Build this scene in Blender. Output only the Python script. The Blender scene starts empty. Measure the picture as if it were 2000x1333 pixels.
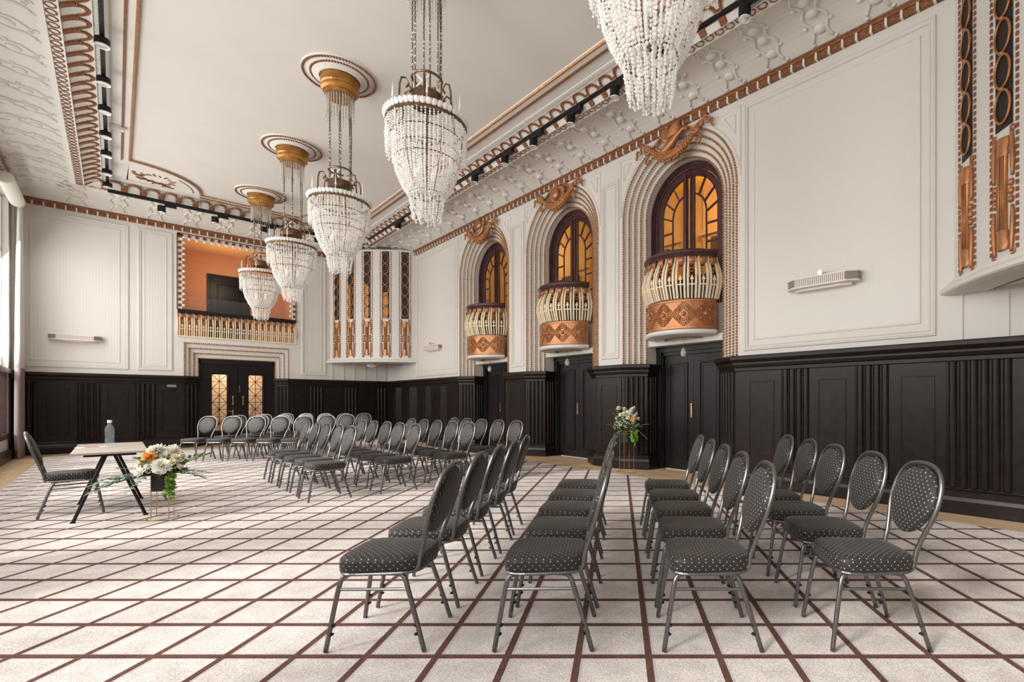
import bpy, math, random
from math import sin, cos, pi, radians, sqrt, atan2, hypot
from mathutils import Vector, Matrix
random.seed(7)
S = bpy.context.scene
COL = S.collection

# ------------------------------------------------------------------ camera, world, sun, exposure
YAW = radians(45.38)
cam_d = bpy.data.cameras.new('camera')
cam = bpy.data.objects.new('camera', cam_d); COL.objects.link(cam)
cam.location = (0, 0, 1.28); cam.rotation_euler = (radians(90), 0, -YAW)
cam_d.sensor_width = 36; cam_d.lens = 970 / 2000 * 36
cam_d.shift_x = -(1209 - 1000) / 2000; cam_d.shift_y = (784 - 666.5) / 2000
cam_d.clip_start = 0.05; cam_d.clip_end = 200
S.camera = cam

world = bpy.data.worlds.new('sky'); S.world = world; world.use_nodes = True
bg = world.node_tree.nodes['Background']
bg.inputs[0].default_value = (1.0, 0.985, 0.96, 1); bg.inputs[1].default_value = 2.2

sun_d = bpy.data.lights.new('sun', 'SUN'); sun_d.energy = 6.0; sun_d.angle = radians(14); sun_d.color = (1, 0.95, 0.88)
sun = bpy.data.objects.new('sun', sun_d); COL.objects.link(sun)
sun.rotation_euler = Vector((0.86, -0.06, -0.50)).to_track_quat('-Z', 'Y').to_euler()

S.view_settings.view_transform = 'Standard'; S.view_settings.look = 'None'
S.view_settings.gamma = 1; S.view_settings.use_curve_mapping = False
S.view_settings.exposure = -0.5
def lamp(name, kind, loc, energy, col, size=.3, rot=None, sy=None):
    d = bpy.data.lights.new(name, kind); d.energy = energy; d.color = col
    if kind == 'AREA':
        d.size = size
        if sy: d.shape = 'RECTANGLE'; d.size_y = sy
    else: d.shadow_soft_size = size
    o = bpy.data.objects.new(name, d); COL.objects.link(o); o.location = loc
    if rot: o.rotation_euler = rot
    return o
WINS = [(-.2, 1.9), (3.0, 5.2), (6.3, 8.5), (9.6, 11.8), (12.6, 14.6), (15.4, 17.25)]
for a_, e_ in WINS:                                       # skylight and an added fill at each left window opening
    lamp('window_daylight', 'AREA', (-2.1, (a_ + e_) / 2, 3.8), 190, (1, .985, .96), 3.0, (0, radians(-60), 0), e_ - a_)
    lamp('window_ground_light', 'AREA', (-1.95, (a_ + e_) / 2, 2.6), 70, (1, .97, .93), .9, (0, radians(-120), 0), e_ - a_)  # added fill, tilted up to brighten the ceiling
CHAND = [(2.53, 2.20), (2.44, 5.42), (2.455, 8.534), (2.482, 11.63), (2.498, 14.765)]
for x_, y_ in CHAND: lamp('chandelier_light', 'POINT', (x_, y_, 4.05), 6, (1, .93, .84), .28)  # fill added inside the unlit chandeliers to lift ceiling and walls
S.cycles.use_denoising = True
S.cycles.max_bounces = 8; S.cycles.diffuse_bounces = 5; S.cycles.glossy_bounces = 4
S.cycles.transparent_max_bounces = 24; S.cycles.sample_clamp_indirect = 6

# ------------------------------------------------------------------ materials
def nmat(name):
    m = bpy.data.materials.new(name); m.use_nodes = True
    nt = m.node_tree; return m, nt, nt.nodes['Principled BSDF'], nt.nodes['Material Output']
def mat(name, col, rough=.5, metal=0., noise=0., scale=20., bump=0., bscale=60., spec=None):
    m, nt, b, o = nmat(name)
    b.inputs['Roughness'].default_value = rough; b.inputs['Metallic'].default_value = metal
    if spec is not None: b.inputs['Specular IOR Level'].default_value = spec
    b.inputs['Base Color'].default_value = (*col, 1)
    tc = nt.nodes.new('ShaderNodeTexCoord')
    if noise:
        n = nt.nodes.new('ShaderNodeTexNoise'); n.inputs['Scale'].default_value = scale; n.inputs['Detail'].default_value = 4
        nt.links.new(tc.outputs['Object'], n.inputs['Vector'])
        r = nt.nodes.new('ShaderNodeValToRGB')
        r.color_ramp.elements[0].position = .3; r.color_ramp.elements[1].position = .7
        r.color_ramp.elements[0].color = (*[max(0, c * (1 - noise)) for c in col], 1)
        r.color_ramp.elements[1].color = (*[min(1, c * (1 + noise)) for c in col], 1)
        nt.links.new(n.outputs['Fac'], r.inputs['Fac']); nt.links.new(r.outputs['Color'], b.inputs['Base Color'])
    if bump:
        n2 = nt.nodes.new('ShaderNodeTexNoise'); n2.inputs['Scale'].default_value = bscale
        nt.links.new(tc.outputs['Object'], n2.inputs['Vector'])
        bp = nt.nodes.new('ShaderNodeBump'); bp.inputs['Strength'].default_value = bump; bp.inputs['Distance'].default_value = .01
        nt.links.new(n2.outputs['Fac'], bp.inputs['Height']); nt.links.new(bp.outputs['Normal'], b.inputs['Normal'])
    return m
def math_n(nt, op, a, b=None, c=None):
    n = nt.nodes.new('ShaderNodeMath'); n.operation = op
    for i, v in enumerate((a, b, c)):
        if v is None: continue
        if isinstance(v, (int, float)): n.inputs[i].default_value = v
        else: nt.links.new(v, n.inputs[i])
    return n.outputs[0]
def mix_c(nt, f, a, b):
    n = nt.nodes.new('ShaderNodeMix'); n.data_type = 'RGBA'
    if isinstance(f, (int, float)): n.inputs[0].default_value = f
    else: nt.links.new(f, n.inputs[0])
    for i, v in ((6, a), (7, b)):
        if isinstance(v, tuple): n.inputs[i].default_value = (*v, 1)
        else: nt.links.new(v, n.inputs[i])
    return n.outputs[2]

M = {}
M['white'] = mat('white_paint', (.64, .612, .57), .5, noise=.02, scale=2)
M['ceil'] = mat('ceiling_paint', (.64, .615, .57), .7, noise=.02, scale=1.5)
M['dark'] = mat('dark_stained_oak', (.0125, .0078, .0062), .34, noise=.35, scale=9, bump=.05, bscale=80, spec=.22)
M['darkdoor'] = mat('dark_brown_door', (.012, .009, .009), .38, noise=.2, scale=12, spec=.2)
M['plum'] = mat('plum_lacquer', (.055, .022, .022), .25, noise=.2, scale=6)
M['bronze'] = mat('copper_bronze', (.41, .175, .068), .38, .45, noise=.15, scale=10)
M['gilt'] = mat('aged_gilt', (.40, .19, .075), .42, .4, noise=.4, scale=30)
M['brown'] = mat('chestnut_moulding', (.20, .072, .026), .45, noise=.35, scale=25)
M['brass'] = mat('antique_brass', (.16, .10, .055), .35, .75, noise=.3, scale=20)
M['canopy'] = mat('ochre_brass', (.42, .20, .05), .32, .55, noise=.35, scale=6)
M['cream'] = mat('cream_enamel', (.78, .66, .47), .45, noise=.08, scale=12)
M['black'] = mat('black_metal', (.010, .010, .011), .42, spec=.25)
M['blackpot'] = mat('black_pot', (.014, .013, .016), .35)
M['goldwire'] = mat('gold_wire', (.50, .33, .16), .3, .8)
M['chain'] = mat('dark_chain', (.11, .085, .06), .4, .7)
M['terra'] = mat('terracotta_wall', (.56, .27, .15), .8, noise=.05, scale=3)
M['gallery'] = mat('gallery_wall', (.52, .30, .19), .7, noise=.1, scale=4)
M['peach'] = mat('peach_ceiling', (.80, .45, .20), .8)
M['meshdark'] = mat('dark_grille_cloth', (.022, .013, .010), .7, noise=.4, scale=200)
M['amberwood'] = mat('amber_timber', (.50, .20, .03), .4, noise=.3, scale=12)  # timber of the window aprons, and painted glow in the far bay
M['tabletop'] = mat('grey_oak_top', (.43, .375, .32), .3, noise=.12, scale=30)
M['lampwhite'] = mat('lamp_body_cream', (.72, .66, .60), .4)
M['slat'] = mat('lamp_grille', (.30, .24, .21), .4, .3)
M['blindcloth'] = mat('blind_cloth', (.75, .71, .64), .8)
M['curtwhite'] = mat('white_voile', (.80, .78, .77), .8, bump=.1)
M['curtmauve'] = mat('mauve_velvet', (.26, .19, .19), .8, bump=.1)
M['plate'] = mat('brushed_plate', (.35, .33, .31), .4, .5)
M['paper'] = mat('white_card', (.8, .78, .76), .6)
M['pink'] = mat('pink_card', (.55, .16, .22), .6)
M['petalw'] = mat('white_petal', (.86, .85, .76), .6)
M['petaly'] = mat('apricot_petal', (.85, .47, .13), .6)
M['petalc'] = mat('cream_petal', (.84, .78, .58), .6)
M['yolk'] = mat('yellow_centre', (.80, .45, .03), .6)
M['leafg'] = mat('grey_green_leaf', (.15, .215, .15), .6, noise=.25, scale=30)
M['leafd'] = mat('green_leaf', (.09, .17, .04), .55, noise=.3, scale=30)
M['leafb'] = mat('bright_ivy', (.17, .32, .04), .5, noise=.25, scale=30)
M['capwhite'] = mat('bottle_cap', (.85, .85, .85), .4)
M['lens'] = mat('spot_reflector', (.8, .8, .8), .15, .6)
M['chrome'] = mat('chrome', (.7, .7, .7), .15, .9)
M['brasspull'] = mat('polished_brass', (.62, .42, .20), .25, .9)

def hammered():
    m, nt, b, o = nmat('hammered_grey_metal')
    tc = nt.nodes.new('ShaderNodeTexCoord')
    n = nt.nodes.new('ShaderNodeTexVoronoi'); n.inputs['Scale'].default_value = 260
    nt.links.new(tc.outputs['Object'], n.inputs['Vector'])
    r = nt.nodes.new('ShaderNodeValToRGB'); r.color_ramp.elements[0].color = (.045, .043, .041, 1); r.color_ramp.elements[1].color = (.21, .205, .20, 1)
    r.color_ramp.elements[1].position = .6
    nt.links.new(n.outputs['Distance'], r.inputs['Fac']); nt.links.new(r.outputs['Color'], b.inputs['Base Color'])
    b.inputs['Metallic'].default_value = .9; b.inputs['Roughness'].default_value = .33
    return m
M['frame'] = hammered()

def dotted():
    m, nt, b, o = nmat('charcoal_dotted_fabric')
    uv = nt.nodes.new('ShaderNodeUVMap'); sp = nt.nodes.new('ShaderNodeSeparateXYZ'); nt.links.new(uv.outputs[0], sp.inputs[0])
    k = 1 / .0255
    a = math_n(nt, 'MULTIPLY', math_n(nt, 'ADD', sp.outputs[0], sp.outputs[1]), k * .7071)
    c = math_n(nt, 'MULTIPLY', math_n(nt, 'SUBTRACT', sp.outputs[0], sp.outputs[1]), k * .7071)
    fa = math_n(nt, 'SUBTRACT', math_n(nt, 'FRACT', a), .5); fc = math_n(nt, 'SUBTRACT', math_n(nt, 'FRACT', c), .5)
    d = math_n(nt, 'SQRT', math_n(nt, 'ADD', math_n(nt, 'MULTIPLY', fa, fa), math_n(nt, 'MULTIPLY', fc, fc)))
    dot = math_n(nt, 'LESS_THAN', d, .085)
    la = math_n(nt, 'LESS_THAN', math_n(nt, 'ABSOLUTE', fa), .022); lc = math_n(nt, 'LESS_THAN', math_n(nt, 'ABSOLUTE', fc), .022)
    ln = math_n(nt, 'MULTIPLY', math_n(nt, 'MAXIMUM', la, lc), .35)
    base = mix_c(nt, ln, (.024, .021, .020), (.085, .077, .075))
    col = mix_c(nt, dot, base, (.70, .65, .60))
    nt.links.new(col, b.inputs['Base Color']); b.inputs['Roughness'].default_value = .55
    b.inputs['Sheen Weight'].default_value = .05; b.inputs['Specular IOR Level'].default_value = .25
    return m
M['fabric'] = dotted()

def carpet_mat():
    m, nt, b, o = nmat('lattice_carpet')
    tc = nt.nodes.new('ShaderNodeTexCoord'); sp = nt.nodes.new('ShaderNodeSeparateXYZ'); nt.links.new(tc.outputs['Object'], sp.inputs[0])
    p = .3527
    u = math_n(nt, 'MULTIPLY', math_n(nt, 'FRACT', math_n(nt, 'ADD', math_n(nt, 'DIVIDE', math_n(nt, 'SUBTRACT', sp.outputs[0], .1475), p), 100.5)), p)
    v = math_n(nt, 'MULTIPLY', math_n(nt, 'FRACT', math_n(nt, 'ADD', math_n(nt, 'DIVIDE', math_n(nt, 'SUBTRACT', sp.outputs[1], 2.4758), p), 100.5)), p)
    du = math_n(nt, 'SUBTRACT', u, p / 2); dv = math_n(nt, 'SUBTRACT', v, p / 2)
    lu = math_n(nt, 'LESS_THAN', math_n(nt, 'ABSOLUTE', du), .0175); lv = math_n(nt, 'LESS_THAN', math_n(nt, 'ABSOLUTE', dv), .0195)
    ed = math_n(nt, 'MULTIPLY', math_n(nt, 'GREATER_THAN', du, .017), math_n(nt, 'LESS_THAN', du, .031))
    ep = math_n(nt, 'MULTIPLY', math_n(nt, 'GREATER_THAN', dv, .019), math_n(nt, 'LESS_THAN', dv, .028))
    n1 = nt.nodes.new('ShaderNodeTexNoise'); n1.inputs['Scale'].default_value = 130; n1.inputs['Detail'].default_value = 3; nt.links.new(tc.outputs['Object'], n1.inputs['Vector'])
    n2 = nt.nodes.new('ShaderNodeTexNoise'); n2.inputs['Scale'].default_value = 7; n2.inputs['Detail'].default_value = 5; nt.links.new(tc.outputs['Object'], n2.inputs['Vector'])
    s1 = nt.nodes.new('ShaderNodeMapRange'); s1.inputs[1].default_value = .33; s1.inputs[2].default_value = .67; nt.links.new(n1.outputs['Fac'], s1.inputs[0])
    s2 = nt.nodes.new('ShaderNodeMapRange'); s2.inputs[1].default_value = .35; s2.inputs[2].default_value = .65; nt.links.new(n2.outputs['Fac'], s2.inputs[0])
    f = math_n(nt, 'ADD', math_n(nt, 'MULTIPLY', s1.outputs[0], .75), math_n(nt, 'MULTIPLY', s2.outputs[0], .25))
    light = mix_c(nt, f, (.36, .325, .31), (.76, .71, .685))
    brown = mix_c(nt, f, (.058, .027, .023), (.165, .088, .074))
    c1 = mix_c(nt, math_n(nt, 'MULTIPLY', ed, .55), light, (.36, .36, .40))
    c1 = mix_c(nt, math_n(nt, 'MULTIPLY', ep, .5), c1, (.45, .33, .29))
    c2 = mix_c(nt, math_n(nt, 'MAXIMUM', lu, lv), c1, brown)
    nt.links.new(c2, b.inputs['Base Color']); b.inputs['Roughness'].default_value = .95; b.inputs['Specular IOR Level'].default_value = .1
    bp = nt.nodes.new('ShaderNodeBump'); bp.inputs['Strength'].default_value = .5; bp.inputs['Distance'].default_value = .006
    nt.links.new(n1.outputs['Fac'], bp.inputs['Height']); nt.links.new(bp.outputs['Normal'], b.inputs['Normal'])
    return m
M['carpet'] = carpet_mat()

def wood_floor():
    m, nt, b, o = nmat('oak_parquet')
    tc = nt.nodes.new('ShaderNodeTexCoord')
    mp = nt.nodes.new('ShaderNodeMapping'); mp.inputs['Rotation'].default_value = (0, 0, radians(90)); nt.links.new(tc.outputs['Object'], mp.inputs[0])
    br = nt.nodes.new('ShaderNodeTexBrick'); nt.links.new(mp.outputs[0], br.inputs['Vector'])
    br.inputs['Scale'].default_value = 1; br.inputs['Brick Width'].default_value = .42; br.inputs['Row Height'].default_value = .075
    br.inputs['Mortar Size'].default_value = .0012; br.inputs['Mortar'].default_value = (.16, .09, .045, 1)
    br.inputs['Color1'].default_value = (.60, .40, .23, 1); br.inputs['Color2'].default_value = (.76, .55, .35, 1)
    n = nt.nodes.new('ShaderNodeTexNoise'); n.inputs['Scale'].default_value = 18; n.inputs['Detail'].default_value = 6; nt.links.new(tc.outputs['Object'], n.inputs['Vector'])
    mx = nt.nodes.new('ShaderNodeMix'); mx.data_type = 'RGBA'; mx.blend_type = 'MULTIPLY'; mx.inputs[0].default_value = .25
    nt.links.new(br.outputs['Color'], mx.inputs[6]); nt.links.new(n.outputs['Color'], mx.inputs[7])
    nt.links.new(mx.outputs[2], b.inputs['Base Color']); b.inputs['Roughness'].default_value = .32
    return m
M['wood'] = wood_floor()

def reeded():
    m, nt, b, o = nmat('reeded_plaster')
    tc = nt.nodes.new('ShaderNodeTexCoord'); sp = nt.nodes.new('ShaderNodeSeparateXYZ'); nt.links.new(tc.outputs['Object'], sp.inputs[0])
    s = math_n(nt, 'ADD', sp.outputs[0], sp.outputs[1])
    w = math_n(nt, 'SINE', math_n(nt, 'MULTIPLY', s, 2 * pi / .055))
    z = math_n(nt, 'SINE', math_n(nt, 'ADD', math_n(nt, 'MULTIPLY', sp.outputs[2], 2 * pi / .07), math_n(nt, 'MULTIPLY', s, 2 * pi / .11)))
    hgt = math_n(nt, 'MULTIPLY', w, math_n(nt, 'ADD', math_n(nt, 'MULTIPLY', z, .3), 1.))
    bp = nt.nodes.new('ShaderNodeBump'); bp.inputs['Strength'].default_value = .11; bp.inputs['Distance'].default_value = .006
    nt.links.new(hgt, bp.inputs['Height']); nt.links.new(bp.outputs['Normal'], b.inputs['Normal'])
    b.inputs['Base Color'].default_value = (.65, .625, .585, 1); b.inputs['Roughness'].default_value = .42
    return m
M['reed'] = reeded()

def mixglass(name, col, tfac, rough=.02, gcol=(1, 1, 1)):
    m, nt, b, o = nmat(name)
    t = nt.nodes.new('ShaderNodeBsdfTransparent'); t.inputs[0].default_value = (*gcol, 1)
    b.inputs['Base Color'].default_value = (*col, 1); b.inputs['Roughness'].default_value = rough
    mx = nt.nodes.new('ShaderNodeMixShader'); mx.inputs[0].default_value = tfac
    nt.links.new(b.outputs[0], mx.inputs[1]); nt.links.new(t.outputs[0], mx.inputs[2]); nt.links.new(mx.outputs[0], o.inputs[0])
    return m, nt, b
M['pane'] = mixglass('clear_pane', (.5, .5, .5), .93)[0]
M['amberpane'] = mixglass('tinted_pane', (.25, .17, .05), .86, .03, (1, .90, .62))[0]
M['screen'] = mixglass('glass_screen', (.35, .35, .34), .94)[0]
M['bottle'] = mixglass('bottle_plastic', (.55, .64, .70), .84, .03)[0]
m, nt, b = mixglass('cut_crystal', (.88, .865, .83), .46, .05); M['crystal'] = m
b.inputs['Specular IOR Level'].default_value = .9
m, nt, b = mixglass('smoky_crystal', (.62, .57, .50), .45, .06); M['crystal2'] = m
def emit(name, col, s):
    m, nt, b, o = nmat(name); b.inputs['Base Color'].default_value = (*col, 1)
    b.inputs['Emission Color'].default_value = (*col, 1); b.inputs['Emission Strength'].default_value = s; return m
M['bulb'] = emit('lit_bulb', (1, .93, .82), .8)
M['doorglow'] = emit('lit_corridor', (1, .70, .42), .9)

# ------------------------------------------------------------------ mesh builder
class MB:
    def __init__(s): s.v = []; s.f = []
    def quad(s, *p):
        n = len(s.v); s.v += [tuple(q) for q in p]; s.f.append(tuple(range(n, n + len(p))))
    def box(s, x0, x1, y0, y1, z0, z1):
        n = len(s.v)
        s.v += [(x0, y0, z0), (x1, y0, z0), (x1, y1, z0), (x0, y1, z0), (x0, y0, z1), (x1, y0, z1), (x1, y1, z1), (x0, y1, z1)]
        s.f += [tuple(n + i for i in q) for q in ((0, 3, 2, 1), (4, 5, 6, 7), (0, 1, 5, 4), (1, 2, 6, 5), (2, 3, 7, 6), (3, 0, 4, 7))]
    def pbox(s, P, u0, u1, v0, v1, n0, n1):
        n = len(s.v)
        s.v += [P(u, v, w) for w in (n0, n1) for u, v in ((u0, v0), (u1, v0), (u1, v1), (u0, v1))]
        s.f += [tuple(n + i for i in q) for q in ((0, 3, 2, 1), (4, 5, 6, 7), (0, 1, 5, 4), (1, 2, 6, 5), (2, 3, 7, 6), (3, 0, 4, 7))]
    def bar(s, a, b, w, h, up=(0, 0, 1)):
        a = Vector(a); b = Vector(b); d = (b - a).normalized(); up = Vector(up)
        if abs(d.dot(up)) > .98: up = Vector((1, 0, 0))
        x = d.cross(up).normalized() * w / 2; y = x.cross(d).normalized() * h / 2
        n = len(s.v)
        for p in (a, b): s.v += [tuple(p + x * i + y * j) for i, j in ((-1, -1), (1, -1), (1, 1), (-1, 1))]
        s.f += [tuple(n + i for i in q) for q in ((0, 3, 2, 1), (4, 5, 6, 7), (0, 1, 5, 4), (1, 2, 6, 5), (2, 3, 7, 6), (3, 0, 4, 7))]
    def rows(s, R, cu=False, cv=False):
        n = len(s.v); k = len(R[0]); m = len(R)
        for r in R: s.v += [tuple(p) for p in r]
        for i in range(m if cv else m - 1):
            i2 = (i + 1) % m
            for j in range(k if cu else k - 1):
                j2 = (j + 1) % k
                s.f.append((n + i * k + j, n + i * k + j2, n + i2 * k + j2, n + i2 * k + j))
    def tube(s, pts, r, n=8, closed=False, caps=True):
        P = [Vector(p) for p in pts]; m = len(P); R = []
        rr = r if isinstance(r, (list, tuple)) else [r] * m
        up = None
        for i in range(m):
            if closed: t = P[(i + 1) % m] - P[i - 1]
            else: t = P[min(i + 1, m - 1)] - P[max(i - 1, 0)]
            if t.length < 1e-9: t = Vector((0, 0, 1))
            t.normalize()
            if up is None: up = Vector((0, 0, 1)) if abs(t.z) < .9 else Vector((1, 0, 0))
            x = t.cross(up)
            if x.length < 1e-6: x = t.orthogonal()
            x.normalize(); up = x.cross(t).normalized()
            R.append([P[i] + (x * cos(2 * pi * k / n) + up * sin(2 * pi * k / n)) * rr[i] for k in range(n)])
        b = len(s.v); s.rows(R, cu=True, cv=closed)
        if caps and not closed:
            s.f.append(tuple(b + k for k in range(n))[::-1]); s.f.append(tuple(b + (m - 1) * n + k for k in range(n)))
    def lathe(s, prof, n=24, c=(0, 0, 0)):
        s.rows([[(c[0] + r * cos(2 * pi * k / n), c[1] + r * sin(2 * pi * k / n), c[2] + z) for k in range(n)] for r, z in prof], cu=True)
    def ell(s, c, rx, ry, rz, nu=10, nv=6, ax=None):
        R = []
        for j in range(nv + 1):
            t = -pi / 2 + pi * j / nv; row = []
            for k in range(nu):
                p = Vector((rx * cos(t) * cos(2 * pi * k / nu), ry * cos(t) * sin(2 * pi * k / nu), rz * sin(t)))
                if ax is not None: p = ax @ p
                row.append((c[0] + p.x, c[1] + p.y, c[2] + p.z))
            R.append(row)
        s.rows(R, cu=True)
    def octa(s, c, r, h, k=4, ph=0.):
        n = len(s.v); x, y, z = c
        s.v += [(x, y, z - h), (x, y, z + h)] + [(x + r * cos(ph + 2 * pi * i / k), y + r * sin(ph + 2 * pi * i / k), z) for i in range(k)]
        for i in range(k):
            a = n + 2 + i; b = n + 2 + (i + 1) % k
            s.f += [(n, b, a), (n + 1, a, b)]
    def build(s, name, m, parent=None, smooth=False, bevel=0, sub=0, uv=False, solid=0):
        me = bpy.data.meshes.new(name); me.from_pydata(s.v, [], s.f); me.validate()
        me.materials.append(M[m] if isinstance(m, str) else m)
        if smooth: me.polygons.foreach_set('use_smooth', [True] * len(me.polygons))
        if uv:
            L = me.uv_layers.new(name='UVMap')
            for p in me.polygons:
                nn = p.normal; a = [abs(c) for c in nn]
                for li in p.loop_indices:
                    co = me.vertices[me.loops[li].vertex_index].co
                    L.data[li].uv = (co.x, co.y) if a[2] >= max(a[0], a[1]) else ((co.x, co.z) if a[1] >= a[0] else (co.y, co.z))
        o = bpy.data.objects.new(name, me); COL.objects.link(o)
        if parent: o.parent = parent
        if solid:
            d = o.modifiers.new('solid', 'SOLIDIFY'); d.thickness = solid; d.offset = 0
        if bevel:
            d = o.modifiers.new('bevel', 'BEVEL'); d.width = bevel; d.segments = 2; d.limit_method = 'ANGLE'
        if sub:
            d = o.modifiers.new('sub', 'SUBSURF'); d.levels = sub; d.render_levels = sub
        return o

def thing(name, label, cat, loc=(0, 0, 0), rz=0., group=None):
    o = bpy.data.objects.new(name, None); COL.objects.link(o); o.location = loc; o.rotation_euler = (0, 0, rz)
    o.empty_display_size = .1
    o['label'] = label; o['category'] = cat
    if group: o['group'] = group
    return o
def tag(o, label, cat, group=None, kind=None):
    o['label'] = label; o['category'] = cat
    if group: o['group'] = group
    if kind: o['kind'] = kind
    return o
def struct(o, label, cat):
    o['kind'] = 'structure'; o['label'] = label; o['category'] = cat; return o
def dup(root, loc, rz, label, group=None):
    r = root.copy(); COL.objects.link(r); r.location = loc; r.rotation_euler = (0, 0, rz); r['label'] = label
    if group: r['group'] = group
    for ch in KIDS[root.name]:
        c = ch.copy(); COL.objects.link(c); c.parent = r
        for g in KIDS.get(ch.name, []):
            d = g.copy(); COL.objects.link(d); d.parent = c
    return r
KIDS = {}
def learn(root):
    for o in list(COL.objects):
        if o.parent: KIDS.setdefault(o.parent.name, [])
    for o in list(COL.objects):
        if o.parent and o not in KIDS[o.parent.name]: KIDS[o.parent.name].append(o)

# ------------------------------------------------------------------ room measures
XL, XR, YN, YB = -1.66, 6.80, -1.14, 18.2
ZC = 6.34
DZ = 1.975
ARC = [5.36, 8.53, 11.75]; HO, HI, XI, ZS = 1.23, .84, 7.03, 4.695
def PR(u, v, n): return (XR - n, u, v)          # right wall: u = y
def PB(u, v, n): return (u, YB - n, v)          # back wall: u = x
def PL(u, v, n): return (XL + n, u, v)          # left wall

# ------------------------------------------------------------------ floor, carpet
b = MB(); b.box(-1.9, 7.6, -3, 18.45, -.1, 0); struct(b.build('floor', 'wood'), 'honey oak parquet floor showing around the carpet', 'floor')
b = MB()
cs, sn = cos(YAW), sin(YAW)
def toc(x, y): return (x * cs - y * sn, x * sn + y * cs)
cor = [toc(-1.15, -1.3), toc(6.19, -1.3), toc(6.19, 17.35), toc(-1.15, 17.35)]
n = len(b.v); b.v += [(x, y, 0.0) for x, y in cor] + [(x, y, .006) for x, y in cor]
b.f += [(4, 5, 6, 7), (0, 1, 5, 4), (1, 2, 6, 5), (2, 3, 7, 6), (3, 0, 4, 7)]
o = b.build('carpet', 'carpet'); o.rotation_euler = (0, 0, -YAW)
tag(o, 'pale grey carpet with a brown diagonal grid covering the hall floor', 'carpet')

# ------------------------------------------------------------------ wall helpers
def frame_loop(b, P, u0, u1, v0, v1, prof):
    R = []
    for i, n in prof:
        R.append([P(u0 + i, v0 + i, n), P(u1 - i, v0 + i, n), P(u1 - i, v1 - i, n), P(u0 + i, v1 - i, n)])
    b.rows(R, cu=True)
FP = [(0, 0), (.006, .022), (.03, .028), (.04, .014), (.055, .014), (.062, .02), (.072, .006)]
def panel(bw, br, P, u0, u1, v0, v1, ins=.16):
    frame_loop(bw, P, u0, u1, v0, v1, FP)
    frame_loop(bw, P, u0 + ins, u1 - ins, v0 + ins, v1 - ins, [(0, 0), (.004, .012), (.02, .012), (.026, .004)])
    i = ins + .026
    br.quad(P(u0 + i, v0 + i, .004), P(u1 - i, v0 + i, .004), P(u1 - i, v1 - i, .004), P(u0 + i, v1 - i, .004))
def arch_pts(c, r, z0, zs, n=32):
    return [(c - r, z0)] + [(c - r, z0 + (zs - z0) * k / 6) for k in range(1, 6)] + [(c - r * cos(pi * k / n), zs + r * sin(pi * k / n)) for k in range(n + 1)] + [(c + r, zs - (zs - z0) * k / 6) for k in range(1, 6)] + [(c + r, z0)]

# right wall with three arched bays
b = MB(); br = MB()
ZT = 6.3
edges = [YN - .3]
for c in ARC: edges += [c - HO - .001, c + HO + .001]
edges.append(YB + .4)
for i in range(0, len(edges), 2):
    b.quad(PR(edges[i], 0, 0), PR(edges[i + 1], 0, 0), PR(edges[i + 1], ZT, 0), PR(edges[i], ZT, 0))
for c in ARC:
    A = [(c - HO * cos(pi * k / 40), ZS + HO * sin(pi * k / 40)) for k in range(41)]
    b.rows([[PR(y, z, 0) for y, z in A], [PR(y, ZT, 0) for y, z in A]])
panel(b, br, PR, 1.45, 4.0, 2.05, 5.84)
panel(b, br, PR, 13.12, 15.85, 2.05, 5.84)
for y0, y1 in ((6.70, 7.19), (9.87, 10.41)):
    frame_loop(b, PR, y0, y1, 2.1, 5.55, FP)
    frame_loop(b, PR, y0 + .1, y1 - .1, 2.2, 5.45, [(0, 0), (.004, .012), (.018, .012), (.024, .004)])
for c in ARC:                                               # spandrel mouldings
    for sgn in (-1, 1):
        pts = [(c + sgn * (HO + .07) * cos(t), ZS + (HO + .07) * sin(t)) for t in [radians(a) for a in range(4, 62, 6)]]
        pts += [(c + sgn * (HO + .07), 5.86)]
        b.tube([PR(y, z, .004) for y, z in pts], .010, 5, closed=True)
        t0 = [(c + sgn * (HO - .02), 5.76), (c + sgn * (HO - .02), 5.46), (c + sgn * (HO - .22), 5.76)]
        b.tube([PR(y, z, .004) for y, z in t0], .008, 5, closed=True)
wr = struct(b.build('wall_right', 'white'), 'cream right wall with three arched balcony bays', 'wall')
br.build('reeded_field', 'reed', wr)

# arch surrounds, reveals, doors, windows
def arch_surround(c, idx, word):
    steps = 4
    prof = [(HO, 0.0)]
    for k in range(steps):
        r0 = HO - (HO - HI) * k / steps; r1 = HO - (HO - HI) * (k + 1) / steps
        n0 = -(XI - XR) * k / steps; n1 = -(XI - XR) * (k + 1) / steps
        prof += [(r0 - .004, n0), (r0 - .012, n1), (r1, n1)]
    b = MB(); b.rows([[PR(y, z, n) for y, z in arch_pts(c, r, DZ - .02, ZS)] for r, n in prof])
    b.rows([[PR(y, z, n) for y, z in arch_pts(c, HI, 0, ZS)] for n in (-(XI - XR), -.62)])   # plain reveal
    o = struct(b.build('trim_%d' % idx, 'white', smooth=False), 'stepped white arch surround with beaded edges around the %s balcony' % word, 'arch surround')
    bd = MB()
    for k in range(steps + 1):
        r = HO - (HO - HI) * k / steps + (.0 if k < steps else .004); n = -(XI - XR) * k / steps + .010
        path = []
        z = DZ + .03
        while z < ZS: path.append((c - r, z)); path.append((c + r, z)); z += .046
        m = int(pi * r / .046)
        path += [(c - r * cos(pi * j / m), ZS + r * sin(pi * j / m)) for j in range(m + 1)]
        for y, z in path: bd.ell(PR(y, z, n), .017, .021, .021, 6, 4)
    bd.build('bead_moulding', 'gilt', o, smooth=True)['kind'] = 'stuff'
    return o
for i, c in enumerate(ARC): arch_surround(c, i + 1, ('nearest', 'middle', 'farthest')[i])

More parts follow.
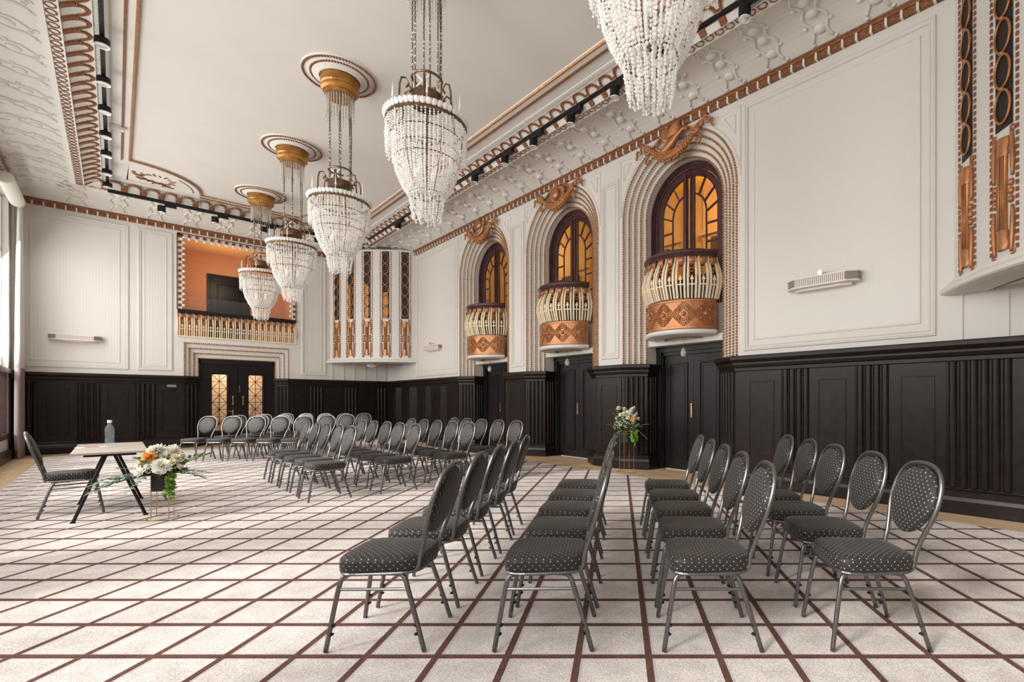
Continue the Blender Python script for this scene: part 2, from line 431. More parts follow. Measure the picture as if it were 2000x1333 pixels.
def arch_window(c, idx, word):
    X = 7.20
    def P(u, v, n): return (X - n, c + u, v)
    z0 = 2.98
    root = bpy.data.objects.new('window_%d' % idx, None); COL.objects.link(root); root.location = (0, 0, 0)
    struct(root, 'dark arched fan-light window above the %s balcony' % word, 'window')
    fr = MB()
    fp = [(.84, -.06), (.84, .05), (.80, .055), (.80, .03), (.765, .03), (.765, .005), (.72, .0), (.72, -.06)]
    fr.rows([[P(y, z, n) for y, z in arch_pts(0, r, z0, ZS)] for r, n in fp])
    fr.build('window_frame', 'plum', root)
    lf = MB()
    R0, R1, RI = .715, .60, .37
    lf.rows([[P(y, z, n) for y, z in arch_pts(0, r, z0, ZS)] for r, n in ((R0, -.05), (R0, -.01), (R1, -.01), (R1, -.05))])
    for s in (-1, 1):
        lf.pbox(P, s * .075 - .045, s * .075 + .045, z0, ZS + .66, -.05, -.005)
        lf.pbox(P, s * .052 - .012, s * .052 + .012, z0, ZS + .66, -.05, .012)
    for s in (-1, 1):
        q = [(s * RI, z0)] + [(s * RI * cos(t), ZS - .1 + RI * 1.1 * sin(t)) for t in [pi / 2 * k / 12 for k in range(11)]]
        lf.tube([P(y, z, -.025) for y, z in q], .018, 6)
        for a in (0, 27, 55):
            t = radians(a); lf.bar(P(s * RI * cos(t), ZS - .1 + RI * 1.1 * sin(t), -.025), P(s * .62 * cos(t), ZS + .02 + .60 * sin(t), -.025), .03, .03, (1, 0, 0))
        for z in (z0 + .02, z0 + .36, z0 + .72, z0 + 1.08, z0 + 1.4):
            lf.bar(P(s * RI, z, -.025), P(s * .61, z, -.025), .03, .03, (1, 0, 0))
    lf.pbox(P, -.70, .70, z0 - .02, z0 + .52, -.05, -.008)
    for s in (-1, 1): frame_loop(lf, P, *sorted((s * .12, s * .62)), z0 + .06, z0 + .46, [(0, -.008), (.006, .008), (.03, .008), (.04, -.006)])
    lf.build('casement', 'plum', root)
    pn = MB(); A = arch_pts(0, .64, z0, ZS)
    pn.rows([[P(y, z, -.03) for y, z in A], [P(0, min(z, ZS), -.03) for y, z in A]])
    pn.build('pane', 'amberpane', root)
for i, c in enumerate(ARC): arch_window(c, i + 1, ('nearest', 'middle', 'farthest')[i])

def arch_door(c, idx, word):
    X = 7.36
    def P(u, v, n): return (X - n, c + u, v)
    b = MB()                                               # lintel and floor slab between door and window
    b.pbox(P, -HI, HI, 2.30, 2.42, -.02, .30); b.pbox(P, -HI, HI, 2.42, 2.98, -.02, .14)
    o = struct(b.build('trim_%d' % (idx + 8), 'white'), 'white lintel block under the %s balcony' % word, 'lintel')
    rp = MB(); rp.tube([P(-.55 + 1.1 * k / 20, 2.405, .31 + .1 * sin(pi * k / 20)) for k in range(21)], .012, 6); rp.build('rope_edge', 'brown', o)
    root = bpy.data.objects.new('door_%d' % idx, None); COL.objects.link(root)
    struct(root, 'black panelled double door under the %s balcony' % word, 'door')
    f = MB()
    for s in (-1, 1): f.pbox(P, s * .76 - .06, s * .76 + .06, 0, 2.30, -.03, .08); f.pbox(P, s * .70 - .025, s * .70 + .025, 0, 2.22, -.03, .05)
    f.pbox(P, -.82, .82, 2.20, 2.30, -.03, .09); f.pbox(P, -.72, .72, 2.14, 2.20, -.03, .05)
    f.build('door_frame', 'black', root)
    for s in (-1, 1):
        l = MB(); u0, u1 = sorted((s * .004, s * .68))
        l.pbox(P, u0, u1, .01, 2.14, -.03, 0)
        frame_loop(l, P, u0 + .12, u1 - .12, .18, 2.0, [(0, 0), (.008, .02), (.03, .02), (.04, -.001)])
        frame_loop(l, P, u0 + .19, u1 - .19, .25, 1.93, [(0, 0), (.004, .008), (.012, .008), (.016, 0)])
        lo = l.build('door_leaf', 'darkdoor', root)
    h = MB(); h.pbox(P, .03, .062, .98, 1.24, 0, .012); h.tube([P(.046, 1.2, .03), P(.046, 1.2, .05), P(.02, 1.2, .05)], .011, 6); h.ell(P(.046, 1.03, .014), .008, .012, .018)
    h.build('door_handle', 'brasspull', root)
for i, c in enumerate(ARC): arch_door(c, i + 1, ('nearest', 'middle', 'farthest')[i])

# gallery behind the arched windows
b = MB()
b.quad((9.4, 3.2, 2.6), (9.4, 14, 2.6), (9.4, 14, 6.2), (9.4, 3.2, 6.2)); b.quad((7.3, 14, 2.6), (9.4, 14, 2.6), (9.4, 14, 6.2), (7.3, 14, 6.2)); b.quad((7.3, 3.2, 2.6), (9.4, 3.2, 2.6), (9.4, 3.2, 6.2), (7.3, 3.2, 6.2))
for y in (4.2, 6.3, 7.4, 9.5, 10.6, 12.8): b.box(9.3, 9.4, y - .22, y + .22, 2.6, 6.2); b.box(9.24, 9.3, y - .3, y + .3, 5.0, 5.12)
wg = struct(b.build('wall_gallery', 'gallery'), 'terracotta gallery wall seen behind the arched windows', 'wall')
b = MB(); b.box(7.22, 9.5, 3, 14.2, 6.2, 6.26); b.build('gallery_ceiling', mat('yellow_ceiling', (.80, .55, .12), .8), wg)
b = MB(); b.box(9.28, 9.38, 3.2, 14, 2.6, 3.9)
for y in (4.6, 5.9, 7.8, 9.1, 11.1, 12.4): b.box(9.2, 9.36, y - .34, y + .34, 3.9, 4.9)
b.build('gallery_panelling', 'plum', wg)
b = MB(); b.box(7.34, 9.5, 3, 14.2, 2.55, 2.6); b.build('gallery_floor', 'brown', wg)
lamp('gallery_lamp', 'POINT', (8.3, 5.5, 5.5), 130, (1, .74, .40), .15)
lamp('gallery_lamp', 'POINT', (8.4, 8.6, 5.6), 62, (1, .84, .45), .15)
lamp('gallery_lamp', 'POINT', (8.4, 11.9, 5.6), 62, (1, .84, .45), .15)
for i, (y, z) in enumerate(((5.5, 5.95), (8.6, 5.95), (11.9, 5.95))):
    b = MB(); b.ell((0, 0, 0), .12, .12, .09, 14, 8); b.tube([(0, 0, .08), (0, 0, .25)], .015)
    o = b.build('gallery_globe', 'bulb', smooth=True); o.location = (8.4, y, z)
    tag(o, 'globe lamp in the gallery behind the %s arched window' % ('nearest', 'middle', 'farthest')[i], 'lamp', 'gallery globe lamps')

# ------------------------------------------------------------------ back wall with loggia
OX0, OX1, OZ0, OZ1 = 1.19, 3.97, 3.08, 5.90
b = MB(); br = MB()
DX0, DX1, DH = 1.64, 3.46, 2.42
for u0, u1, v0, v1 in ((XL - .1, OX0, 0, ZT), (OX1, XR + .1, 0, ZT), (OX0, OX1, OZ1, ZT), (OX0, OX1, 2.9, OZ0), (OX0, 1.33, 0, 2.9), (3.77, OX1, 0, 2.9)):
    b.quad(PB(u0, v0, 0), PB(u1, v0, 0), PB(u1, v1, 0), PB(u0, v1, 0))
panel(b, br, PB, -1.60, .24, 2.10, 5.86); panel(b, br, PB, .40, 1.09, 2.10, 5.86, .12); panel(b, br, PB, 4.13, 4.82, 2.10, 5.86, .12)
for u0, u1, v0, v1 in ((OX0 - .03, OX0, OZ0, OZ1), (OX1, OX1 + .03, OZ0, OZ1)): b.pbox(PB, u0, u1, v0, v1, -.2, .01)
b.pbox(PB, OX0, OX1, OZ1, OZ1 + .03, -.2, .01); b.pbox(PB, OX0, OX1, OZ0 - .04, OZ0, -.2, .01)
wb = struct(b.build('wall_back', 'white'), 'cream back wall with a balcony opening over the double door', 'wall')
br.build('reeded_field', 'reed', wb)
# stepped square door surround
steps = 3; b = MB(); bd = MB()
fo, fi = 1.33, 1.64; zo, zi = 2.90, 2.50; dep = .16
def dloop(k, n): 
    t = k / steps; x = fo + (fi - fo) * t; z = zo + (zi - zo) * t
    return [PB(x, DZ - .02, n), PB(x, z, n), PB(5.10 - x, z, n), PB(5.10 - x, DZ - .02, n)]
R = [dloop(0, 0)]
for k in range(steps): R += [dloop(k + .04, -dep * k / steps), dloop(k + .12, -dep * (k + 1) / steps), dloop(k + 1, -dep * (k + 1) / steps)]
R.append(dloop(steps, -.3)); b.rows(R)
o = struct(b.build('trim_4', 'white'), 'stepped square surround with beaded edges around the back door', 'door surround')
for k in range(steps + 1):
    t = k / steps; x = fo + (fi - fo) * t; z1 = zo + (zi - zo) * t; n = -dep * t + .01; z = DZ + .02
    while z < z1: bd.ell(PB(x, z, n), .02, .017, .02, 6, 4); bd.ell(PB(5.10 - x, z, n), .02, .017, .02, 6, 4); z += .05
    q = x
    while q < 5.10 - x: bd.ell(PB(q, z1, n), .02, .017, .02, 6, 4); q += .05
bd.build('bead_moulding', 'gilt', o, smooth=True)['kind'] = 'stuff'
# back double door
root = bpy.data.objects.new('door_4', None); COL.objects.link(root); struct(root, 'dark double door with lattice glass panes in the back wall', 'door')
def PD(u, v, n): return (2.55 + u, YB + .26 - n, v)
f = MB(); f.pbox(PD, -.93, -.86, 0, 2.52, -.02, .08); f.pbox(PD, .86, .93, 0, 2.52, -.02, .08); f.pbox(PD, -.93, .93, 2.36, 2.52, -.02, .08)
f.build('door_frame', 'black', root)
for s in (-1, 1):
    u0, u1 = sorted((s * .005, s * .86)); w0, w1 = sorted((s * .26, s * .60))
    l = MB()
    for a0, a1, z0, z1 in ((u0, w0, .01, 2.36), (w1, u1, .01, 2.36), (w0, w1, .01, .42), (w0, w1, 2.06, 2.36)): l.pbox(PD, a0, a1, z0, z1, -.02, .03)
    frame_loop(l, PD, w0 - .06, w1 + .06, .36, 2.12, [(0, .03), (.01, .05), (.035, .05), (.06, .0)])
    for q in range(6): l.pbox(PD, u0 + .02, u1 - .02, .9 + q * .09, .905 + q * .09, .03, .036)
    leaf = l.build('door_leaf', 'darkdoor', root)
    g = MB(); hh = (2.06 - .42) / 4; mid = (w0 + w1) / 2
    g.bar(PD(mid, .42, .01), PD(mid, 2.06, .01), .014, .014)
    for q in range(9): g.bar(PD(w0, .42 + q * hh / 2, .01), PD(w1, .42 + q * hh / 2, .01), .012, .012)
    for q in range(4):
        za = .42 + q * hh; zb = za + hh
        g.bar(PD(w0, za, .01), PD(w1, zb, .01), .014, .014, (0, 1, 0)); g.bar(PD(w0, zb, .01), PD(w1, za, .01), .014, .014, (0, 1, 0))
    g.build('lattice', 'black', leaf)
    p = MB(); p.quad(PD(w0, .42, -.005), PD(w1, .42, -.005), PD(w1, 2.06, -.005), PD(w0, 2.06, -.005)); p.build('pane', 'pane', leaf)
    h = MB(); x = s * .12
    h.pbox(PD, x - .012, x + .012, 1.18, 1.42, .05, .065); h.pbox(PD, x - .02, x + .02, 1.17, 1.21, .03, .06); h.pbox(PD, x - .02, x + .02, 1.39, 1.43, .03, .06)
    if s < 0: h.pbox(PD, x - .02, x + .02, .86, 1.02, .03, .04); h.tube([PD(x, .98, .05), PD(x, .98, .07), PD(x - .1, .98, .07)], .01, 6)
    h.build('door_handle', 'brasspull', leaf)
f = MB(); f.pbox(PD, -.03, .03, 0, 2.36, -.03, -.02); f.pbox(PD, .03, .045, .3, 2.3, .03, .045); f.build('meeting_stile', 'black', root)
f = MB(); f.pbox(PD, .02, .055, 1.55, 1.75, .03, .05); f.build('espagnolette_bolt', 'brass', root)
b = MB(); b.quad((1.3, 19.6, 0), (3.8, 19.6, 0), (3.8, 19.6, 2.6), (1.3, 19.6, 2.6)); b.quad((1.3, 18.5, 0), (1.3, 19.6, 0), (1.3, 19.6, 2.6), (1.3, 18.5, 2.6)); b.quad((3.8, 18.5, 0), (3.8, 19.6, 0), (3.8, 19.6, 2.6), (3.8, 18.5, 2.6)); b.quad((1.3, 18.46, 2.6), (3.8, 18.46, 2.6), (3.8, 19.6, 2.6), (1.3, 19.6, 2.6)); b.quad((1.3, 18.46, 0), (3.8, 18.46, 0), (3.8, 19.6, 0), (1.3, 19.6, 0))
o = struct(b.build('wall_corridor', mat('corridor_wall', (.75, .58, .42), .7)), 'light tan corridor wall behind the lattice door', 'wall')
for i, x in enumerate((1.75, 2.35, 2.95, 3.5)):
    q = MB(); q.box(x - .1, x + .1, 19.54, 19.59, .7, 1.3); q.build('corridor_panel', 'cream', o)
lamp('corridor_lamp', 'POINT', (2.55, 18.9, 2.35), 60, (1, .85, .62), .15)

# loggia room
LY = 20.1
b = MB()
b.quad((OX0 - .25, LY, 3.0), (OX1 + .6, LY, 3.0), (OX1 + .6, LY, 5.95), (OX0 - .25, LY, 5.95))
b.quad((OX0 - .03, YB + .2, 3.0), (OX0 - .03, LY, 3.0), (OX0 - .03, LY, 5.95), (OX0 - .03, YB + .2, 5.95))
b.quad((OX1 + .03, YB + .2, 3.0), (OX1 + .03, LY, 3.0), (OX1 + .03, LY, 5.95), (OX1 + .03, YB + .2, 5.95))
wl = struct(b.build('wall_loggia', 'terra'), 'orange walls of the raised loggia over the back door', 'wall')
b = MB(); b.box(OX0 - .3, OX1 + .6, YB + .2, LY, 5.95, 6.0); b.build('loggia_ceiling', 'peach', wl)
b = MB(); b.box(OX0 - .3, OX1 + .6, YB + .01, LY, 3.0, 3.07); b.build('loggia_floor', 'brown', wl)
root = bpy.data.objects.new('door_5', None); COL.objects.link(root); struct(root, 'dark door at the back of the orange loggia', 'door')
def PG(u, v, n): return (u, LY - n, v)
f = MB(); f.pbox(PG, 2.00, 3.10, 3.07, 5.28, 0, .03); f.build('door_frame', 'black', root)
f = MB(); f.pbox(PG, 2.08, 3.02, 3.07, 5.20, .03, .05); frame_loop(f, PG, 2.25, 2.85, 3.3, 5.0, [(0, .05), (.01, .07), (.03, .07), (.04, .05)]); f.build('door_leaf', 'darkdoor', root)
f = MB(); f.pbox(PG, 2.15, 2.5, 5.06, 5.14, .05, .10); f.build('door_closer', 'black', root)
lamp('loggia_lamp', 'POINT', (2.3, 18.95, 4.9), 48, (1, .80, .55), .3)

# ornamental border of the loggia opening
b = MB(); br_ = MB(); gl = MB()
def border(P0, d, L):                                      # d: unit direction in (u,v); inward normal to its left
    nrm = (-d[1], d[0]); k = int(L / .155)
    for i in range(k):
        t = (i + .5) * L / k; u = P0[0] + d[0] * t; v = P0[1] + d[1] * t
        for a in (-.5, 0, .5):
            ax = (d[0] * sin(a) + nrm[0] * cos(a), d[1] * sin(a) + nrm[1] * cos(a)); px = (-ax[1], ax[0])
            q = [(u - px[0] * .010, v - px[1] * .010), (u + ax[0] * .05 - px[0] * .02, v + ax[1] * .05 - px[1] * .02), (u + ax[0] * .085, v + ax[1] * .085), (u + ax[0] * .05 + px[0] * .02, v + ax[1] * .05 + px[1] * .02)]
            br_.rows([[PB(*w, .0) for w in q], [PB(*w, .022) for w in q]], cu=True); br_.quad(*[PB(*w, .022) for w in q])
        gl.ell(PB(u + nrm[0] * .13, v + nrm[1] * .13, -.01), .034, .034, .034, 10, 6)
border((OX0, OZ1 + .0), (0, -1), OZ1 - 3.85); border((OX1, 3.85), (0, 1), OZ1 - 3.85); border((OX1, OZ1), (-1, 0), OX1 - OX0)
bk = MB(); bk.pbox(PB, OX0, OX0 + .10, 3.8, OZ1, -.03, -.004); bk.pbox(PB, OX1 - .10, OX1, 3.8, OZ1, -.03, -.004); bk.pbox(PB, OX0, OX1, OZ1 - .10, OZ1, -.03, -.004)
for P0, P1 in (((OX0 - .01, 3.8), (OX0 - .01, OZ1)), ((OX1 + .01, 3.8), (OX1 + .01, OZ1)), ((OX0, OZ1 + .01), (OX1, OZ1 + .01))): br_.bar(PB(*P0, .01), PB(*P1, .01), .02, .02)
o = struct(br_.build('trim_5', 'brown'), 'brown leaf border with white globes around the loggia opening', 'ornamental border')
gl.build('globe_row', 'capwhite', o, smooth=True); bk.build('white_backing', 'white', o)

# ------------------------------------------------------------------ balusters (shared by balconies and loggia)
def baluster_part(plan, count, zb, zt, bulge, root, halfgap):
    """plan(t, off) -> (x, y) for t in 0..1"""
    prof = []
    for k in range(15):
        s = k / 14; prof.append((zb + (zt - zb) * s, bulge * (sin(pi * min(1, s * 1.12)) ** 1.2 if s < .89 else 0) - .03 * max(0, (s - .75) / .25) + .0))
    wt = halfgap
    for i in range(count + 1):
        t = i / count
        m = MB()
        for sg in (-1, 1):
            tt = t + sg * wt * .30
            R = []
            for z, o_ in prof:
                row = []
                for da, do in ((-.17, 0), (.17, 0), (.17, .035), (-.17, .035)):
                    x, y = plan(tt + da * wt, o_ + do); row.append((x, y, z))
                R.append(row)
            m.rows(R, cu=True)
        m.build('baluster', 'cream', root)
    pk = MB(); cap = MB(); sw = MB()
    for i in range(count):
        t = (i + .5) / count; H = zt - zb
        for z0, z1, w in ((zb, zb + .42 * H, .11), (zb + .30 * H, zb + .325 * H, .60)):
            R = []
            for k in range(5):
                z = z0 + (z1 - z0) * k / 4; s = (z - zb) / H; o_ = bulge * sin(pi * min(1, s * 1.12)) ** 1.2
                R.append([(*plan(t + da * wt, o_ + do), z) for da, do in ((-w, 0), (w, 0), (w, .025), (-w, .025))])
            pk.rows(R, cu=True)
        z = zb + .42 * H; o_ = bulge
        R = [[(*plan(t + da * wt, o_ + do), z) for da, do in ((-.32, 0), (.32, 0), (.32, .025), (-.32, .025))], [(*plan(t + da * wt, o_ + do), z + .11 * H) for da, do in ((-.02, 0), (.02, 0), (.02, .02), (-.02, .02))]]
        pk.rows(R, cu=True)
        R = []
        for z, o_, w in ((zt, .045, .55), (zt - .05, .075, .55), (zt - .09, .07, .5), (zt - .13, .03, .45), (zt - .15, -.01, .4)):
            R.append([(*plan(t + w * wt * a, o_), z - .01 * (1 - a * a)) for a in (-1, -.5, 0, .5, 1)])
        cap.rows(R)
        for q in range(9):
            a = -1 + q / 4; zz = zt - .17 - .10 * (1 - a * a); x, y = plan(t + a * .45 * wt, .05)
            sw.ell((x, y, zz), .013, .013, .013, 6, 4)
            zz2 = zt - .16 - .05 * (1 - a * a); sw.ell((*plan(t + a * .45 * wt, .05), zz2), .009, .009, .009, 6, 4)
    pk.build('picket', 'cream', root); cap.build('scallop_cap', 'bronze', root, solid=.01, smooth=True); sw.build('bead_swag', 'bronze', root, smooth=True)

def balcony(c, word):
    root = thing('balcony', 'bowed %s balcony with cream balusters and copper rosette band' % word, 'balcony', (7.0, c, 2.4))
    a, s = .71, .50; Rr = (a * a + s * s) / (2 * s); th = math.asin(a / Rr)
    def plan(t, off):
        q = -th + 2 * th * t; return (-s + Rr - (Rr + off) * cos(q), (Rr + off) * sin(q))
    def sweep(prof, t0=0, t1=1, n=30, m=None): return [[(*plan(t0 + (t1 - t0) * k / n, o_), z) for k in range(n + 1)] for o_, z in prof]
    # band z 0.08..0.57 above the root
    b = MB(); b.rows(sweep([(-.05, .57), (.0, .57), (.012, .56), (.012, .53), (0, .525), (0, .125), (.012, .12), (.012, .085), (0, .075), (-.05, .075)]))
    for t in (0, 1):
        q = [(-.06, .08), (.012, .08), (.012, .57), (-.06, .57)]
        b.rows([[(*plan(t + (.0 if t == 0 else -.03), o_), z) for o_, z in q], [(*plan(t + (.03 if t == 0 else 0), o_ + .004), z) for o_, z in q]], cu=True)
    b.build('copper_band', 'bronze', root)
    for t in (.10, .30, .5, .70, .90):
        m = MB()
        def at(du, dv, dn):
            x, y = plan(t + du / (2 * th * Rr), dn); return (x, y, .325 + dv)
        for rr, cnt, br0 in ((.165, 34, .0135), (.135, 28, .013), (.105, 22, .012), (.078, 18, .011)):
            for q in range(cnt):
                an = 2 * pi * q / cnt; rad = rr * (1 + .10 * cos(4 * an)); m.ell(at(rad * cos(an), rad * sin(an), .010), br0, br0, br0, 6, 4)
        for q in range(4):
            an = pi / 4 + q * pi / 2; m.ell(at(.105 * cos(an), .105 * sin(an), .012), .022, .022, .022, 8, 6)
        m.ell(at(0, 0, .01), .04, .042, .042, 12, 8)
        m.build('rosette', 'bronze', root, smooth=True)
    b = MB(); b.rows(sweep([(-.3, .57), (-.3, .075)])); 
    b.rows(sweep([(-.12, .575), (-.0, .575)]))
    b.build('inner_lining', 'white', root)
    b = MB(); b.rows(sweep([(.012, .075), (.045, .06), (.045, .02), (.02, -.005), (-.10, -.02), (-.30, -.02)])); b.rows(sweep([(-.30, -.02), (-.30, .02), (-.6, .02)]))
    b.build('soffit', 'white', root)
    b = MB(); b.tube([(*plan(k / 30, -.30), -.02) for k in range(31)], .014, 6); b.build('rope_edge', 'brown', root)
    b = MB(); b.rows(sweep([(-.10, 1.27), (-.10, 1.36), (-.04, 1.385), (.05, 1.385), (.075, 1.36), (.075, 1.325), (.05, 1.305), (.03, 1.27), (-.10, 1.27)]))
    b.build('handrail', 'plum', root, smooth=False)
    baluster_part(plan, 11, .575, 1.27, .085, root, 1 / 11 * .5)
    return root
for c, w in zip(ARC, ('nearest', 'middle', 'farthest')): balcony(c, w)

root = thing('balustrade', 'straight cream balustrade with dark rail across the loggia opening', 'balustrade', (0, YB - .02, OZ0))
def plan(t, off): return (OX0 + .02 + (OX1 - OX0 - .04) * t, .06 - off)
baluster_part(plan, 18, .0, .64, .06, root, 1 / 18 * .5)
b = MB(); b.box(OX0, OX1, -.05, .09, .64, .74); b.build('handrail', 'black', root, bevel=.01)
b = MB(); b.box(OX0, OX1, -.03, .08, -.02, .01); b.build('base_rail', 'cream', root)
o = MB(); o.box(OX0 + .01, OX1 - .01, YB + .04, YB + .05, OZ0 + .74, OZ0 + 1.12); tag(o.build('glass_screen', 'screen'), 'low clear glass screen above the dark rail of the loggia', 'glass screen')

# ------------------------------------------------------------------ dado (wainscot)
def sweep_plan(b, path, prof):
    P = [Vector((*p, 0)) for p in path]; n = len(P); nr = []
    for i in range(n - 1):
        d = (P[i + 1] - P[i]).normalized(); nr.append(Vector((-d.y, d.x, 0)))
    off = []
    for i in range(n):
        if i == 0: off.append(nr[0])
        elif i == n - 1: off.append(nr[-1])
        else:
            m = (nr[i - 1] + nr[i]).normalized(); off.append(m / max(.35, m.dot(nr[i])))
    b.rows([[P[i] + off[i] * o + Vector((0, 0, z)) for i in range(n)] for o, z in prof])
PL_ = [(0, 0), (.11, 0), (.115, .03), (.11, .15), (.10, .19), (.08, .22), (.07, .235), (.07, .26), (.045, .275), (.03, .30), (.03, 1.735), (.045, 1.745), (.045, 1.79), (.075, 1.80), (.085, 1.84), (.085, 1.865), (.12, 1.90), (.13, 1.915), (.13, 1.955), (.10, DZ), (0, DZ)]
def dado(idx, path, pats, label):
    """pats: per segment list of (kind, t0, t1) in metres along the segment"""
    b = MB(); sweep_plan(b, path, PL_)
    for (A, B), pat in zip(zip(path, path[1:]), pats):
        A = Vector((*A, 0)); B = Vector((*B, 0)); d = (B - A).normalized(); nn = Vector((-d.y, d.x, 0))
        def P(u, v, w): return tuple(A + d * u + nn * (.03 + w) + Vector((0, 0, v)))
        for kind, t0, t1 in pat:
            if kind == 'F':
                k = max(3, round((t1 - t0) / .105)); w = (t1 - t0) / k
                for i in range(k):
                    u = t0 + w * (i + .5)
                    R = [[P(u + .40 * w * cos(a), z, .034 * sin(a)) for a in [pi * q / 6 for q in range(7)]] for z in (.30, 1.735)]
                    b.rows(R)
                    b.pbox(P, u + .46 * w, u + .54 * w, .3, 1.735, 0, .012)
            else:
                i = .115
                b.pbox(P, t0 + .005, t1 - .005, .30, 1.735, 0, .010)
                frame_loop(b, P, t0 + i, t1 - i, .46, 1.58, [(0, .010), (.004, .018), (.012, .018), (.016, .004), (.03, .002)])
                b.quad(P(t0 + i + .03, .49, .0105), P(t1 - i - .03, .49, .0105), P(t1 - i - .03, 1.55, .0105), P(t0 + i + .03, 1.55, .0105))
    return struct(b.build('trim_%d' % idx, 'dark'), label, 'wainscot')
sp = hypot(HO - HI, XI - XR)
FL = [('F', .03, sp - .03)]; NO = []
def line(path_y0, segs, L): return segs
seq = [('F', -.0, .35)]
near = [(XR, YN - .3), (XR, ARC[0] - HO), (XI, ARC[0] - HI), (7.30, ARC[0] - HI)]
y0 = YN - .3
ys = [('P', 3.37, 4.0), ('F', 2.96, 3.36), ('P', 2.35, 2.955), ('F', 1.945, 2.34), ('P', 1.34, 1.935), ('F', .73, 1.33), ('P', .1, .72), ('F', -.4, .09), ('P', -1.3, -.42)]
dado(20, near, [[(k, a - y0, b_ - y0) for k, a, b_ in ys], FL, NO], 'dark fluted wainscot of the right wall nearest the camera')
for i in (0, 1):
    c0, c1 = ARC[i], ARC[i + 1]
    pth = [(7.30, c0 + HI), (XI, c0 + HI), (XR, c0 + HO), (XR, c1 - HO), (XI, c1 - HI), (7.30, c1 - HI)]
    w = c1 - c0 - 2 * HO
    dado(21 + i, pth, [[('F', .03, .24)], FL, [('P', .02, w - .02)], FL, [('F', .03, .24)]], ('dark chamfered wainscot pier between the nearest and middle arches', 'dark chamfered wainscot pier between the middle and farthest arches')[i])
c0 = ARC[2]
pth = [(7.30, c0 + HI), (XI, c0 + HI), (XR, c0 + HO), (XR, YB)]
mir = 2 * ARC[1]; ym = c0 + HO
dado(23, pth, [[('F', .03, .24)], FL, [(k, mir - b_ - ym, mir - a - ym) for k, a, b_ in ys if mir - a < YB + .5]], 'dark fluted wainscot of the right wall beyond the arches')
xs = [('F', -1.62, -1.30), ('P', -1.29, -.68), ('F', -.67, -.26), ('P', -.255, .355), ('F', .365, .755), ('P', .76, 1.31)]
dado(24, [(1.64, YB + .16), (1.33, YB), (XL, YB)], [[('F', .02, .33)], [(k, 1.33 - b_, 1.33 - a) for k, a, b_ in xs]], 'dark fluted wainscot of the back wall left of the door')
dado(25, [(XR, YB), (3.77, YB), (3.46, YB + .16)], [[(k, XR - (5.1 - a), XR - (5.1 - b_)) for k, a, b_ in xs], [('F', .02, .33)]], 'dark fluted wainscot of the back wall right of the door')

# ------------------------------------------------------------------ left wall with tall windows
wins = WINS
W0, W1 = 2.02, 5.80
b = MB(); prev = YN - .3
for a, e in wins + [(YB + .3, 0)]:
    b.box(XL - .3, XL, prev, a, 0, ZT)
    if e:
        b.box(XL - .3, XL, a, e, W1, ZT); b.box(XL - .3, XL, a, e, 0, .55)
        prev = e
struct(b.build('wall_left', 'white'), 'cream left wall pierced by tall windows', 'wall')
for i, (a, e) in enumerate(wins):
    root = bpy.data.objects.new('window_%d' % (i + 4), None); COL.objects.link(root)
    struct(root, 'tall left-wall window, number %s from the camera end' % ('one', 'two', 'three', 'four', 'five', 'six')[i], 'window')
    f = MB()
    for y in (a, (a + e) / 2, e): f.box(XL - .16, XL - .10, y - .05, y + .05, W0, W1)
    for z in (W0, 4.6, W1): f.box(XL - .16, XL - .10, a, e, z - .05, z + .05)
    f.build('window_frame', 'white', root)
    f = MB(); f.box(XL - .16, XL + .05, a - .05, e + .05, W0 - .14, W0 - .04); f.box(XL - .14, XL + .02, a - .05, e + .05, .46, .58)
    for y in (a + .03, (a + e) / 2, e - .03): f.box(XL - .14, XL - .02, y - .05, y + .05, .55, W0 - .1)
    f.build('window_sill', 'plum', root)
    f = MB(); f.box(XL - .14, XL - .02, a, e, .15, .46); f.build('apron_board', 'amberwood', root)
    f = MB(); f.quad((XL - .13, a, .55), (XL - .13, e, .55), (XL - .13, e, W1), (XL - .13, a, W1)); f.build('pane', 'pane', root)
b = MB(); b.box(XL, XL + .03, 17.3, YB, 0, DZ); b.box(XL, XL + .06, 17.3, YB, 1.8, DZ); b.box(XL, XL + .08, 15.0, YB, 0, .22)
struct(b.build('trim_26', 'dark'), 'dark wainscot strip beside the left window by the corner', 'wainscot')
b = MB(); b.box(XL - .3, XR + .3, YN - .45, YN - .3, 0, 6.5); struct(b.build('wall_near', 'white'), 'cream wall behind the camera', 'wall')
# curtain at the far corner
root = thing('curtain', 'white and mauve banded curtain drawn to the far left corner', 'curtain', (XL + .12, 17.55, 0))
def curtain(z0, z1, name, m):
    b = MB(); R = []
    for k in range(9):
        z = z0 + (z1 - z0) * k / 8; sq = 1 - .55 * ((z / 5.95) ** 2); R.append([(.05 * sin(q * 1.15) * sq + .02, -.50 * sq + .80 * sq * q / 40, z) for q in range(41)])
    b.rows(R); b.build(name, m, root, smooth=True, solid=.006)
curtain(2.02, 5.95, 'upper_cloth', 'curtwhite'); curtain(.02, 2.02, 'lower_cloth', 'curtmauve')
b = MB(); b.lathe([(0, -.9), (.11, -.9), (.12, -.85), (.12, .85), (.11, .9), (0, .9)], 16)
o = b.build('roller_blind', 'blindcloth', smooth=True); o.location = (XL + .13, 16.35, 5.70); o.rotation_euler = (radians(90), 0, 0)
tag(o, 'rolled cream window blind at the top of the far left window', 'blind')

